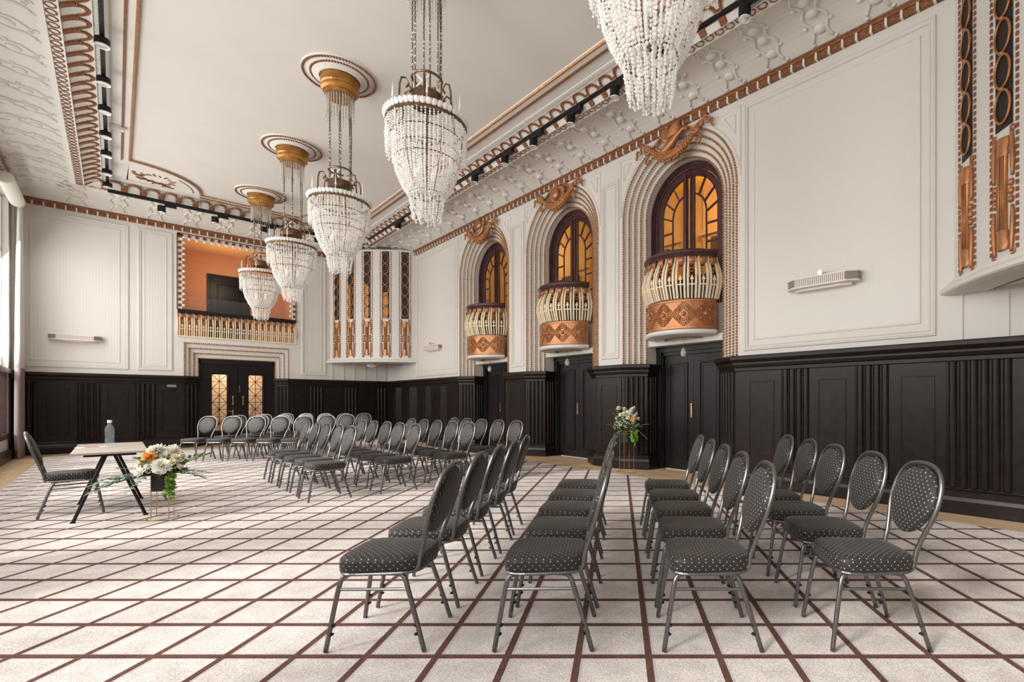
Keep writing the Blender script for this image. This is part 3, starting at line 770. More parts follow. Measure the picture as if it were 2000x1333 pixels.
# ------------------------------------------------------------------ ceiling and its mouldings
CL, CR, CN, CB = -1.79, 6.80, -1.14, 18.2
def loop(i, z, e=0.): return [(CL + i, CN + i + e, z), (CR - i, CN + i + e, z), (CR - i, CB - i - e, z), (CL + i, CB - i - e, z)]
CZ0 = 6.08
def cove(s):                                              # s 0..1 from cornice to oval band
    i = .02 + 1.13 * s; z = CZ0 + .06 * s + .15 * sin(pi * s) ** .8; return i, z, .6 * s
b = MB()
R = [loop(*cove(k / 12)) for k in range(13)]
R += [loop(1.15, 6.125, .6), loop(1.165, 6.125, .6), loop(1.165, 6.14, .6), loop(1.285, 6.14, .56), loop(1.285, 6.12, .56), loop(1.30, 6.12, .55)]
R += [loop(1.30 + .27 * k / 6, 6.14 + .14 * sin(pi / 2 * k / 6), .55 - .14 * k / 6) for k in range(7)]
R += [loop(1.57, 6.27, .41), loop(1.58, 6.27, .41), loop(1.58, 6.29, .4), loop(1.66, 6.30, .38), loop(1.66, 6.315, .37), loop(1.985, 6.315, .36)]
b.rows(R, cu=True)
ce = struct(b.build('ceiling', 'ceil'), 'cream plaster ceiling with coved edges', 'ceiling')
# central field with concave corner ears
GI, GE = 1.99, .36
gx0, gx1, gy0, gy1 = CL + GI, CR - GI, CN + GI + GE, CB - GI - GE
def ear_path(ins, r):
    x0, x1, y0, y1 = gx0 + ins, gx1 - ins, gy0 + ins, gy1 - ins; pts = []
    for cx_, cy_, a0 in ((x0, y0, 90), (x1, y0, 180), (x1, y1, 270), (x0, y1, 0)):
        seg = [radians(a0 - 90 * k / 14) for k in range(15)]
        pts += [(cx_ + r * cos(a), cy_ + r * sin(a)) for a in seg]
    return pts
b = MB(); b.quad(*[(x, y, ZC + .02) for x, y in ((CL + 1.5, CN + 1.5), (CR - 1.5, CN + 1.5), (CR - 1.5, CB - 1.5), (CL + 1.5, CB - 1.5))])
ep = ear_path(0, 1.25)
b.rows([[(x, y, 6.315) for x, y in ear_path(-.02, 1.27)], [(x, y, 6.335) for x, y in ear_path(.01, 1.24)], [(x, y, ZC + .018) for x, y in ear_path(.02, 1.23)]], cu=True)
R = []
bx = [(CL + 1.98, CN + 1.98 + .36), (CR - 1.98, CN + 1.98 + .36), (CR - 1.98, CB - 1.98 - .36), (CL + 1.98, CB - 1.98 - .36)]
for q, (cx_, cy_, a0) in enumerate(((gx0, gy0, 90), (gx1, gy0, 180), (gx1, gy1, 270), (gx0, gy1, 0))):   # ear floors
    arc = [(cx_ + 1.27 * cos(radians(a0 - 90 * k / 14)), cy_ + 1.27 * sin(radians(a0 - 90 * k / 14)), 6.315) for k in range(15)]
    b.rows([arc, [(cx_ - .03 * (1 if q in (0, 3) else -1), cy_ - .03 * (1 if q < 2 else -1), 6.315)] * 15])
b.build('ceiling_field', 'ceil', ce)
t = MB(); t.tube([(x, y, 6.325) for x, y in ep], .022, 6, closed=True)
o = struct(t.build('trim_30', 'gilt'), 'gilt rope line framing the ceiling field', 'ceiling moulding')
t = MB()
def bp_line(x0, y0, x1, y1): t.bar((x0, y0, 6.305), (x1, y1, 6.305), .026, .03)
bi = .115
bp_line(gx0 - bi, gy0 + 1.25, gx0 - bi, gy1 - 1.25); bp_line(gx1 + bi, gy0 + 1.25, gx1 + bi, gy1 - 1.25); bp_line(gx0 + 1.25, gy0 - bi, gx1 - 1.25, gy0 - bi); bp_line(gx0 + 1.25, gy1 + bi, gx1 - 1.25, gy1 + bi)
for cx_, cy_, a0 in ((gx0, gy0, 90), (gx1, gy0, 180), (gx1, gy1, 270), (gx0, gy1, 0)):
    t.tube([(cx_ + 1.12 * cos(radians(a0 - 4 - 40 * k / 8)), cy_ + 1.12 * sin(radians(a0 - 4 - 40 * k / 8)), 6.312) for k in range(9)], .010, 5)
struct(t.build('trim_31', 'brown'), 'brown line moulding outside the gilt ceiling line', 'ceiling moulding')

# run an ornament round the four sides: f(P, s) with P(along, across) -> world ; across grows inward
def sides(i0, e0, pitch, f, sideset=(0, 1, 2, 3), margin=.0):
    L = loop(i0, 0, e0)
    for q in sideset:
        A = Vector(L[q]); B = Vector(L[(q + 1) % 4]); d = (B - A); ln = d.length; d.normalize(); nn = Vector((-d.y, d.x, 0))
        k = int((ln - 2 * margin) / pitch)
        for j in range(k):
            s = margin + (j + .5) * (ln - 2 * margin) / k
            def P(u, v, z, s=s): 
                p = A + d * (s + u) + nn * v; return (p.x, p.y, z)
            f(P)
ov = MB()
def oval(P):
    pts = [P(.058 * cos(pi / 8 + a), .060 + .050 * sin(pi / 8 + a), 6.134) for a in [2 * pi * k / 8 for k in range(8)]]
    ov.tube(pts, .0085, 4, closed=True)
sides(1.165, .58, .155, oval, margin=.02)
struct(ov.build('trim_32', 'brown'), 'chain of brown octagons around the ceiling edge', 'ceiling moulding')
sc = MB(); tip = MB()
def scal(P):
    def q(u, s, dz=-.012): return P(u, .27 * s, 6.14 + .14 * sin(pi / 2 * s) + dz)
    R = []
    for s_ in (.02, .2, .4, .50): R.append([q(-.155 - .055, s_, -.004), q(-.155 - .042, s_, -.026), q(-.155 + .042, s_, -.026), q(-.155 + .055, s_, -.004)])
    sc.rows(R)
    A = [(-.130 * cos(pi * k / 14), .52 + .46 * sin(pi * k / 14)) for k in range(15)]
    R = [[q(u * m, .52 + (s_ - .52) * m, dz) for u, s_ in A] for m, dz in ((1.04, 0), (.99, -.016), (.80, -.016), (.75, 0))]
    sc.rows(R)
    for u, s_ in A: tip.octa(q(u * .68, .52 + (s_ - .52) * .68, -.010), .011, .011)
    for u in (-.17, -.155, -.14): sc.ell(q(u, .55, -.012), .016, .016, .014, 6, 4)
sides(1.30, .55, .31, scal, margin=.0)
o = struct(sc.build('trim_33', 'brown'), 'brown fluted and scalloped frieze around the ceiling edge', 'ceiling moulding')
tip.build('scallop_tip', 'gilt', o)
rp = MB()
def rope(P): rp.bar(P(-.016, .008, 6.285), P(.016, .07, 6.285), .022, .02)
sides(1.585, .40, .048, rope)
struct(rp.build('trim_34', 'ceil'), 'white rope moulding around the ceiling edge', 'ceiling moulding')
rl = MB()
def relief(P):
    def q(u, s, dz=-.004): i, z, e = cove(s); return P(u, i - .02, z + dz)
    for sg in (-1, 1):
        pts = []
        for k in range(25):
            s_ = .10 + .80 * k / 24; pts.append(q(sg * (.115 + .035 * sin(s_ * 6.2 * pi + (0 if sg > 0 else pi * .3))), s_))
        rl.tube(pts, [.020 + .006 * abs(sin(k * .55)) for k in range(25)], 8)
        for s_, u in ((.08, .15), (.92, .13), (.30, .165), (.62, .165)): rl.ell(q(sg * u, s_), .034, .034, .022, 8, 5)
    for s_ in (.22, .45, .68): rl.ell(q(0, s_, 0), .085, .085, .045, 14, 8)
    rl.ell(q(0, .86), .03, .03, .02, 8, 5)
def relief_s(P): relief(P)
for q in range(4):
    # across offset is widened on the short sides by e
    if q in (1, 3): sides(.02, 0., .68, relief, (q,), .75)
    else:
        def rel2(P, q=q):
            def P2(u, v, z): return P(u, v * (1.73 / 1.13), z)
            relief(P2)
        sides(.02, 0., .68, rel2, (q,), .75)
o = struct(rl.build('trim_35', 'ceil', smooth=True), 'white scroll reliefs repeated along the ceiling cove', 'ceiling relief')
# cornice of chestnut blocks
cn = MB(); cd = MB()
cl = [(XL, YN - .3), (XR, YN - .3), (XR, YB), (XL, YB)]
def cornice(A, B):
    A = Vector((*A, 0)); B = Vector((*B, 0)); d = (B - A); ln = d.length; d.normalize(); nn = Vector((-d.y, d.x, 0))
    def P(u, v, w): return tuple(A + d * u + nn * w + Vector((0, 0, v)))
    cn.rows([[P(u, z, w) for u in (0, ln)] for w, z in ((0, 5.965), (.05, 5.965), (.055, 6.045), (.075, 6.05), (.08, 6.07), (.10, 6.08), (.10, 6.10), (0, 6.10))])
    k = int(ln / .175)
    for j in range(k):
        u = (j + .5) * ln / k; cd.pbox(P, u - .014, u + .014, 5.955, 6.05, 0, .075)
        u2 = u + ln / k / 2; cn.ell(P(u2, 6.005, .052), .035 if abs(d.y) < .5 else .014, .014 if abs(d.y) < .5 else .035, .022, 8, 5)
cornice((XR, YN - .3), (XR, 15.92)); cornice((4.95, YB), (XL, YB)); cornice((XL, YB), (XL, YN))
o = struct(cn.build('trim_36', 'brown'), 'chestnut block cornice below the ceiling cove', 'cornice')
cd.build('cornice_divider', 'white', o)
b = MB(); b.box(XL - .3, XR + .35, YN - .3, YB + .3, 6.5, 6.6); struct(b.build('ceiling_slab', 'ceil'), 'plaster slab closing the room above the ceiling', 'ceiling')

# corner ornaments of the ceiling (eagle-and-wreath style relief, generic leaves)
def ear_ornament(cx_, cy_, sx, sy, word):
    b = MB()
    def P(u, v): return (cx_ + sx * u, cy_ + sy * v, 6.31)
    for k in range(18):                                    # ring of leaves
        a = 2 * pi * k / 18; c = (.50 + .26 * cos(a), .50 + .26 * sin(a)); 
        ax = Matrix.Rotation(atan2(sy * sin(a + .5), sx * cos(a + .5)), 3, 'Z'); p = P(*c); b.ell(p, .06, .018, .010, 8, 4, ax)
        if k % 2: b.ell(P(.50 + .33 * cos(a), .50 + .33 * sin(a)), .022, .022, .01, 8, 4)
    for pts in ([(.18, .42), (.24, .36), (.30, .42), (.36, .34), (.44, .36), (.5, .28), (.58, .33), (.66, .25)], [(.12, .62), (.2, .55), (.26, .62)], [(.62, .16), (.66, .22), (.74, .20)]):
        b.tube([P(*p) for p in pts], .028, 6)
    b.ell(P(.12, .70), .04, .04, .012); b.ell(P(.78, .14), .05, .03, .012)
    o = b.build('ceiling_ornament', 'brown', smooth=True); tag(o, 'brown leafy ceiling ornament in the %s ear of the ceiling frame' % word, 'ceiling ornament', 'ceiling corner ornaments')
ear_ornament(gx0 - .05, gy1 + .05, 1, -1, 'far left'); ear_ornament(gx1 + .05, gy1 + .05, -1, -1, 'far right')

# ------------------------------------------------------------------ corner bays
def corner_bay(A, B, word, upto=6.12):
    """A on the right wall, B on the end wall; curves into the room"""
    A = Vector((*A, 0)); B = Vector((*B, 0)); ch = B - A; L = ch.length; mid = (A + B) / 2
    room = Vector((2.5, 8.5, 0)) - mid; nn = Vector((-ch.y, ch.x, 0)).normalized()
    if nn.dot(room) < 0: nn = -nn
    s = .32; Rr = (L * L / 4 + s * s) / (2 * s); th = math.asin(L / 2 / Rr); d = ch.normalized()
    def pl(t, off=0.):
        q = -th + 2 * th * t; p = mid + nn * (s - Rr + (Rr + off) * cos(q)) + d * ((Rr + off) * sin(q)); return (p.x, p.y)
    arc = 2 * th * Rr
    root = thing('corner_bay', 'curved cream corner bay with dark ringed strips in the %s corner' % word, 'corner bay', (0, 0, 0))
    b = MB(); n = 60
    b.rows([[(*pl(k / n), z) for k in range(n + 1)] for z in (2.58, upto)])
    b.build('curved_wall', 'white', root)
    b = MB()
    b.rows([[(*pl(-.03 + 1.06 * k / n, o_), z) for k in range(n + 1)] for o_, z in ((0, 2.66), (.05, 2.655), (.06, 2.61), (.10, 2.60), (.13, 2.57), (.13, 2.53), (.11, 2.515), (.04, 2.50), (-.25, 2.50), (-.30, 2.53), (-.9, 2.53))])
    b.build('shelf', 'white', root)
    b = MB(); b.tube([(*pl(.1 + .8 * k / 20, -.27), 2.505) for k in range(21)], .014, 6); b.build('rope_edge', 'brown', root)
    for i in range(5):
        t0 = .105 + .195 * i; hw = .115 / arc
        b = MB(); b.rows([[(*pl(t0 + hw * (k / 4 - 1), .004), z) for k in range(9)] for z in (3.92, upto - .06)])
        st = b.build('dark_strip', 'meshdark', root)
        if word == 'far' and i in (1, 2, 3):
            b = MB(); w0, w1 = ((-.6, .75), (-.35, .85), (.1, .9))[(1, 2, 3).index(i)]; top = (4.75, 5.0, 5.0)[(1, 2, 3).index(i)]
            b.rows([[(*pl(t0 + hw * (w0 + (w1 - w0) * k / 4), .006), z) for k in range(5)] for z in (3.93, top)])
            b.build('amber_board', 'amberwood', st)  # light showing through from inside, painted as an amber patch on the strip
        b = MB(); nr = 6; zz0 = 3.96; hgt = (upto - .10 - zz0) / nr
        for k in range(nr):
            zc = zz0 + hgt * (k + .5)
            b.tube([(*pl(t0 + hw * .86 * cos(a), .022), zc + hgt * .46 * sin(a)) for a in [2 * pi * q / 20 for q in range(20)]], .0125, 6, closed=True)
            if k: x, y = pl(t0, .024); b.ell((x, y, zz0 + hgt * k), .026, .026, .024, 8, 5)
        b.build('ring_chain', 'bronze', root, smooth=True)
        # pilaster ornament
        def q(u, z, off): return (*pl(t0 + u / arc, off), z)
        b = MB()
        W = [(2.74, .060), (2.80, .085), (2.84, .06), (2.90, .075), (2.93, .052), (3.3, .046), (3.64, .056), (3.66, .07), (3.70, .058), (3.76, .085), (3.82, .07)]
        b.rows([[q(w * cos(a), z, .004 + .045 * sin(a)) for a in [pi * k / 10 for k in range(11)]] for z, w in W])
        for k in range(5):
            u = -.036 + .018 * k; b.tube([q(u, z, .052 - abs(u) * .4) for z in (2.93, 3.3, 3.64)], .008, 5)
        for sg in (-1, 1):
            b.tube([q(sg * (.105 + .018 * sin((z - 2.7) * 5)), z, .015) for z in [2.70 + .44 * k / 10 for k in range(11)]], [.014 + .010 * sin(pi * k / 10) for k in range(11)], 6)
            b.tube([q(sg * (.105 + .018 * sin((3.88 - z) * 5)), z, .015) for z in [3.42 + .44 * k / 10 for k in range(11)]], [.014 + .010 * sin(pi * k / 10) for k in range(11)], 6)
            for zc in (2.70, 3.87): b.tube([q(sg * (.12 - .025 * cos(a)), zc + .025 * sin(a), .015) for a in [1.7 * pi * k / 10 for k in range(11)]], .008, 5)
            for zc in (3.20, 3.28, 3.36): b.ell(q(sg * .102, zc, .012), .033, .033, .037, 8, 6)
        b.build('pilaster_ornament', 'bronze', root, smooth=True)
        b = MB()
        for sg in (-1, 1):
            z = 2.72
            while z < upto - .05:
                R = [[q(sg * .168 + w, z + dz, .004 + dn) for w, dn in ((-.016, 0), (-.010, .014), (.010, .014), (.016, 0))] for dz in (0, .038)]
                b.rows(R); z += .066
        b.build('dentil_column', 'brown', root)['kind'] = 'stuff'
    return root
FA, FB = (XR, 15.93), (4.95, YB)
corner_bay(FA, FB, 'far'); corner_bay((XR, 1.27), (4.95, -1.14), 'near')
def board_wall(word, x0, x1, y, xr, ya, yb, idx):
    b = MB()
    k = 5
    for i in range(k + 1): x = x0 + (x1 - x0) * i / k; b.box(x - .012, x + .012, y - .015, y + .015, DZ, 2.55)
    for i in range(k + 1): yy = ya + (yb - ya) * i / k; b.box(xr - .015, xr + .015, yy - .012, yy + .012, DZ, 2.55)
    struct(b.build('trim_%d' % idx, 'white'), 'white board joints under the %s corner bay' % word, 'wall moulding')
board_wall('far', 5.0, 6.7, YB, XR, 16.1, 18.1, 40); board_wall('near', 5.0, 6.7, -1.1, XR, -.9, 1.2, 41)
def bay_lamp(loc, word):
    r = thing('ceiling_lamp', 'small crystal dish lamp under the shelf of the %s corner bay' % word, 'lamp', loc)
    b = MB(); b.lathe([(0, 0), (.16, 0), (.17, -.015), (.15, -.03), (0, -.03)], 20); b.build('lamp_plate', 'chrome', r)
    b = MB()
    for rr, zz in ((.14, -.05), (.10, -.08), (.05, -.10)):
        for k in range(int(rr * 130)): a = 2 * pi * k / int(rr * 130); b.octa((rr * cos(a), rr * sin(a), zz), .018, .024)
    b.build('crystal_dish', 'crystal', r)
bay_lamp((5.85, 17.1, 2.5), 'far')

# ------------------------------------------------------------------ crests above the arches
def crest(c, kind, word):
    root = thing('crest', 'copper garland crest with %s above the %s arch' % (('a swan', 'a fluted shell', 'an urn')[kind], word), 'crest', (XR, c, 5.45))
    def P(u, v, n): return (-n - .035, -u, v)
    b = MB(); N = 24; pts = [(-.50 + 1.0 * k / N, .33 - .27 * (1 - ((k / N - .5) * 2) ** 2)) for k in range(N + 1)]
    rr = [.035 + .055 * sin(pi * k / N) for k in range(N + 1)]
    b.tube([P(u, v, .04) for u, v in pts], [r * .85 for r in rr], 8)
    rnd = random.Random(3 + kind)
    for k in range(N):
        u, v = pts[k]; r = rr[k]
        for a in (20, 55, 90, 125, 160, -20, 200):
            t = radians(a); b.ell(P(u + rnd.uniform(-.015, .015), v + r * cos(t) * .9, .04 + r * sin(t) * .8), .020, .026, .022, 6, 4)
    b.build('garland', 'bronze', root, smooth=True)
    for s in (-1, 1):
        b = MB()
        for path in ([(.50, .34), (.52, .45), (.60, .52), (.64, .45), (.60, .42), (.585, .46)], [(.52, .34), (.60, .40), (.66, .58), (.71, .60), (.71, .50), (.72, .38), (.78, .46), (.82, .44), (.80, .34), (.84, .28)], [(.50, .32), (.58, .22), (.60, .14), (.54, .12), (.51, .18)]):
            P3 = [Vector(P(s * u, (v if v < .34 else .34 + (v - .34) * .62) - .02, .04)) for u, v in path]; q = []
            for i in range(len(P3) - 1):
                for k in range(5): q.append(P3[i].lerp(P3[i + 1], k / 5))
            q.append(P3[-1]); sm = [q[0]] + [(q[i - 1] + q[i] * 2 + q[i + 1]) / 4 for i in range(1, len(q) - 1)] + [q[-1]]
            b.tube(sm, .021, 6)
        b.build('ribbon', 'bronze', root, smooth=True)
        b = MB()
        b.tube([P(s * .52 + .055 * cos(a), .31 + .055 * sin(a), .07) for a in [2 * pi * k / 14 for k in range(14)]], .028, 6, closed=True)
        b.ell(P(s * .52, .31, .07), .03, .032, .032); b.build('ribbon_knot', 'bronze', root, smooth=True)
    b = MB(); b.tube([P(-.48 + .96 * k / 20, .34 + .20 * sin(pi * k / 20), .02) for k in range(21)], .02, 6)
    b.build('bow_rib', 'bronze', root, smooth=True)
    b = MB()
    if kind == 0:
        b.tube([P(u, v, .07) for u, v in ((-.26, .24), (-.20, .16), (-.10, .18), (.02, .25), (.14, .36), (.26, .42), (.36, .38))], [.03, .05, .085, .075, .05, .03, .02], 10)
        b.tube([P(u, v, .08) for u, v in ((-.20, .18), (-.30, .26), (-.31, .34), (-.25, .35))], [.035, .028, .022, .02], 8)
        b.ell(P(-.10, .42, .09), .04, .10, .13, 10, 6)
        for k in range(6): b.tube([P(-.10 + .02 * k, .34 + .03 * k, .11), P(.10 + .03 * k, .40 + .035 * k, .09), P(.22 - .01 * k, .47 + .025 * k, .07)], [.02, .028, .012], 6)
    elif kind == 1:
        b.ell(P(0, .32, .07), .07, .11, .12, 14, 8)
        for k in range(30):
            a = 2 * pi * k / 30; rx, rz = .29, .20
            b.tube([P(.11 * cos(a), .32 + .11 * sin(a), .05), P(.8 * rx * cos(a), .32 + .8 * rz * sin(a), .05), P(rx * cos(a), .32 + rz * sin(a), .03)], [.013, .018, .012], 5)
    else:
        b.tube([P(u, v, .07) for u, v in ((-.28, .30), (-.16, .22), (0, .20), (.14, .26), (.20, .40), (.16, .48))], [.05, .06, .06, .05, .035, .03], 8)
        b.ell(P(-.02, .46, .08), .06, .14, .12, 12, 8); b.ell(P(.20, .46, .07), .03, .04, .05)
        b.tube([P(-.28, .30, .06), P(-.36, .42, .06), P(-.33, .5, .05)], .025, 6)
    b.build('emblem', 'bronze', root, smooth=True)
for i, c in enumerate(ARC): crest(c, (0, 1, 2)[i], ('nearest', 'middle', 'farthest')[i])

# ------------------------------------------------------------------ pendants under balconies, wall lamps, plate
for c, w in zip(ARC, ('nearest', 'middle', 'farthest')):
    r = thing('pendant_lamp', 'tiny glass pendant hanging under the %s balcony' % w, 'pendant lamp', (6.95, c - .08, 2.12))
    b = MB(); b.tube([(0, 0, .08), (0, 0, .29)], .004, 5); b.build('cord', 'chain', r)
    b = MB(); b.lathe([(0, -.06), (.035, -.06), (.05, -.02), (.05, .03), (.03, .06), (.03, .08), (0, .08)], 10); b.build('glass_shade', 'crystal2', r)
def wall_lamp(P, u, z, label, w=1.0, spot=True):
    r = thing('wall_lamp', label, 'wall lamp', (0, 0, 0))
    def oct_(e, d): return [(u - w / 2 - e, 0), (u - w / 2 - e, d * .62), (u - w * .36 - e, d), (u + w * .36 + e, d), (u + w / 2 + e, d * .62), (u + w / 2 + e, 0)]
    def slab(z0, z1, e, d):
        b_ = MB(); q = oct_(e, d); b_.rows([[P(a, z0, n) for a, n in q], [P(a, z1, n) for a, n in q]], cu=True)
        b_.quad(*[P(a, z0, n) for a, n in q]); b_.quad(*[P(a, z1, n) for a, n in q]); return b_
    b_ = slab(z - .05, z + .05, 0, .20)
    b_.build('lamp_body', 'slat', r)
    b_ = slab(z + .05, z + .068, .015, .215); b_.build('top_plate', 'lampwhite', r)
    b_ = slab(z - .068, z - .05, .015, .215); q = slab(z - .10, z - .068, -.09, .13); n0 = len(b_.v); b_.v += q.v; b_.f += [tuple(i + n0 for i in f_) for f_ in q.f]; b_.build('bottom_plate', 'lampwhite', r)
    b_ = MB()
    for k in range(26): a = u - w * .36 + w * .72 * (k + .5) / 26; b_.pbox(P, a - .007, a + .007, z - .05, z + .05, .195, .208)
    b_.build('grille_fin', 'lampwhite', r)
    if spot:
        b_ = MB(); b_.tube([P(u, z + .11, .02), P(u, z + .11, .17)], .035, 10); b_.build('spotlight_head', 'chrome', r)
wall_lamp(PR, 2.76, 2.90, 'octagonal cream wall lamp on the near right wall panel', .94)
wall_lamp(PR, 14.55, 2.90, 'octagonal cream wall lamp on the far right wall by the corner bay', .94)
wall_lamp(PB, -.70, 2.84, 'octagonal cream wall lamp on the back wall near the curtain', .88, False)
r = thing('wall_plate', 'small grey metal plate on the wainscot left of the back door', 'wall plate', (0, 0, 0))
b = MB(); b.pbox(PB, .98, 1.16, 1.665, 1.725, .035, .05); b.build('plate', 'plate', r)
b = MB(); b.pbox(PB, 1.0, 1.14, 1.69, 1.70, .05, .052); b.build('engraving', 'black', r)
for i, (p, w) in enumerate((((5.08, 10.6, 6.30), 'right'), ((.02, 12.9, 6.30), 'left'))):
    b = MB(); b.box(-.10, .10, -.05, .05, -.05, .01); b.box(-.09, .09, -.045, .045, -.06, -.05); o = b.build('sensor_box', 'white'); o.location = p
    tag(o, 'small white sensor box on the ceiling near the %s lighting track' % w, 'sensor')

# ------------------------------------------------------------------ lighting tracks
for a, e, w in (((-.13, -1, 6.2), (-.13, 16.05, 6.2), 'left side'), ((5.40, -1, 6.2), (5.40, 16.0, 6.2), 'right side'), ((-.13, 16.13, 6.05), (5.30, 16.13, 6.05), 'far end')):
    b = MB(); A = Vector(a); E = Vector(e); b.bar(a, e, .05, .075 if w == 'far end' else .045); r = b.build('lighting_track', 'black'); tag(r, 'long black lighting track along the %s of the ceiling' % w, 'lighting track', 'lighting tracks')
    wv = MB(); n_ = 5
    for k in range(n_): p = A.lerp(E, (k + .5) / n_); wv.tube([p + Vector((0, 0, .02)), p + Vector((0, 0, 6.30 - p.z))], .004, 5)
    wv.build('hanger', 'black', r)
def spot(loc, label, kind, first={}):
    if kind in first: return dup(first[kind], loc, 0, label, 'track spotlights')
    r = thing('track_spotlight', label, 'spotlight', loc, 0, 'track spotlights')
    if kind == 'disc':
        b = MB(); b.lathe([(0, -.025), (.075, -.025), (.08, -.035), (.08, -.12), (.072, -.123)], 24); b.build('housing', 'black', r, smooth=False)
        b = MB(); b.lathe([(.08, -.12), (.078, -.132), (.064, -.124), (0, -.12)], 24); b.build('lens', 'lens', r)
    else:
        s = 1 if kind == 'right' else 0
        b = MB(); b.box(-.03, .03, -.11, .11, -.10, -.025) if s else b.box(-.11, .11, -.03, .03, -.09, -.025); b.build('adapter', 'black', r)
        ox, oy = (.0, .17) if s else (-.16, 0)
        b = MB(); b.lathe([(0, -.03), (.07, -.03), (.075, -.04), (.075, -.18), (.066, -.18)], 20, (ox, oy, -.06)); b.build('housing', 'black', r)
        b = MB(); b.lathe([(.075, -.18), (.072, -.195), (.06, -.185), (0, -.17)], 20, (ox, oy, -.06)); b.build('lens', 'lens', r)
        b = MB(); b.bar((ox * .5, oy * .5, -.07), (ox, oy, -.10), .03, .02); b.build('bracket', 'black', r)
    learn(r); first[kind] = r; return r
ORD = ['first', 'second', 'third', 'fourth', 'fifth', 'sixth', 'seventh', 'eighth']
for i, y in enumerate((9.65, 10.8, 11.85, 12.95, 13.95, 15.05, 15.95)): spot((-.13, y, 6.19), 'black disc spotlight, %s from the camera on the left track' % ORD[i], 'disc')
for i, y in enumerate((3.0, 5.25, 6.3, 7.37, 8.33, 9.5, 12.1, 13.6)): spot((5.40, y, 6.2), 'black cylinder spotlight, %s from the camera on the right track' % ORD[i], 'right')
for i, x in enumerate((.93, 1.93, 2.95, 4.2)): spot((x, 16.13, 6.04), 'black cylinder spotlight, %s from the left on the far track' % ORD[i], 'back')

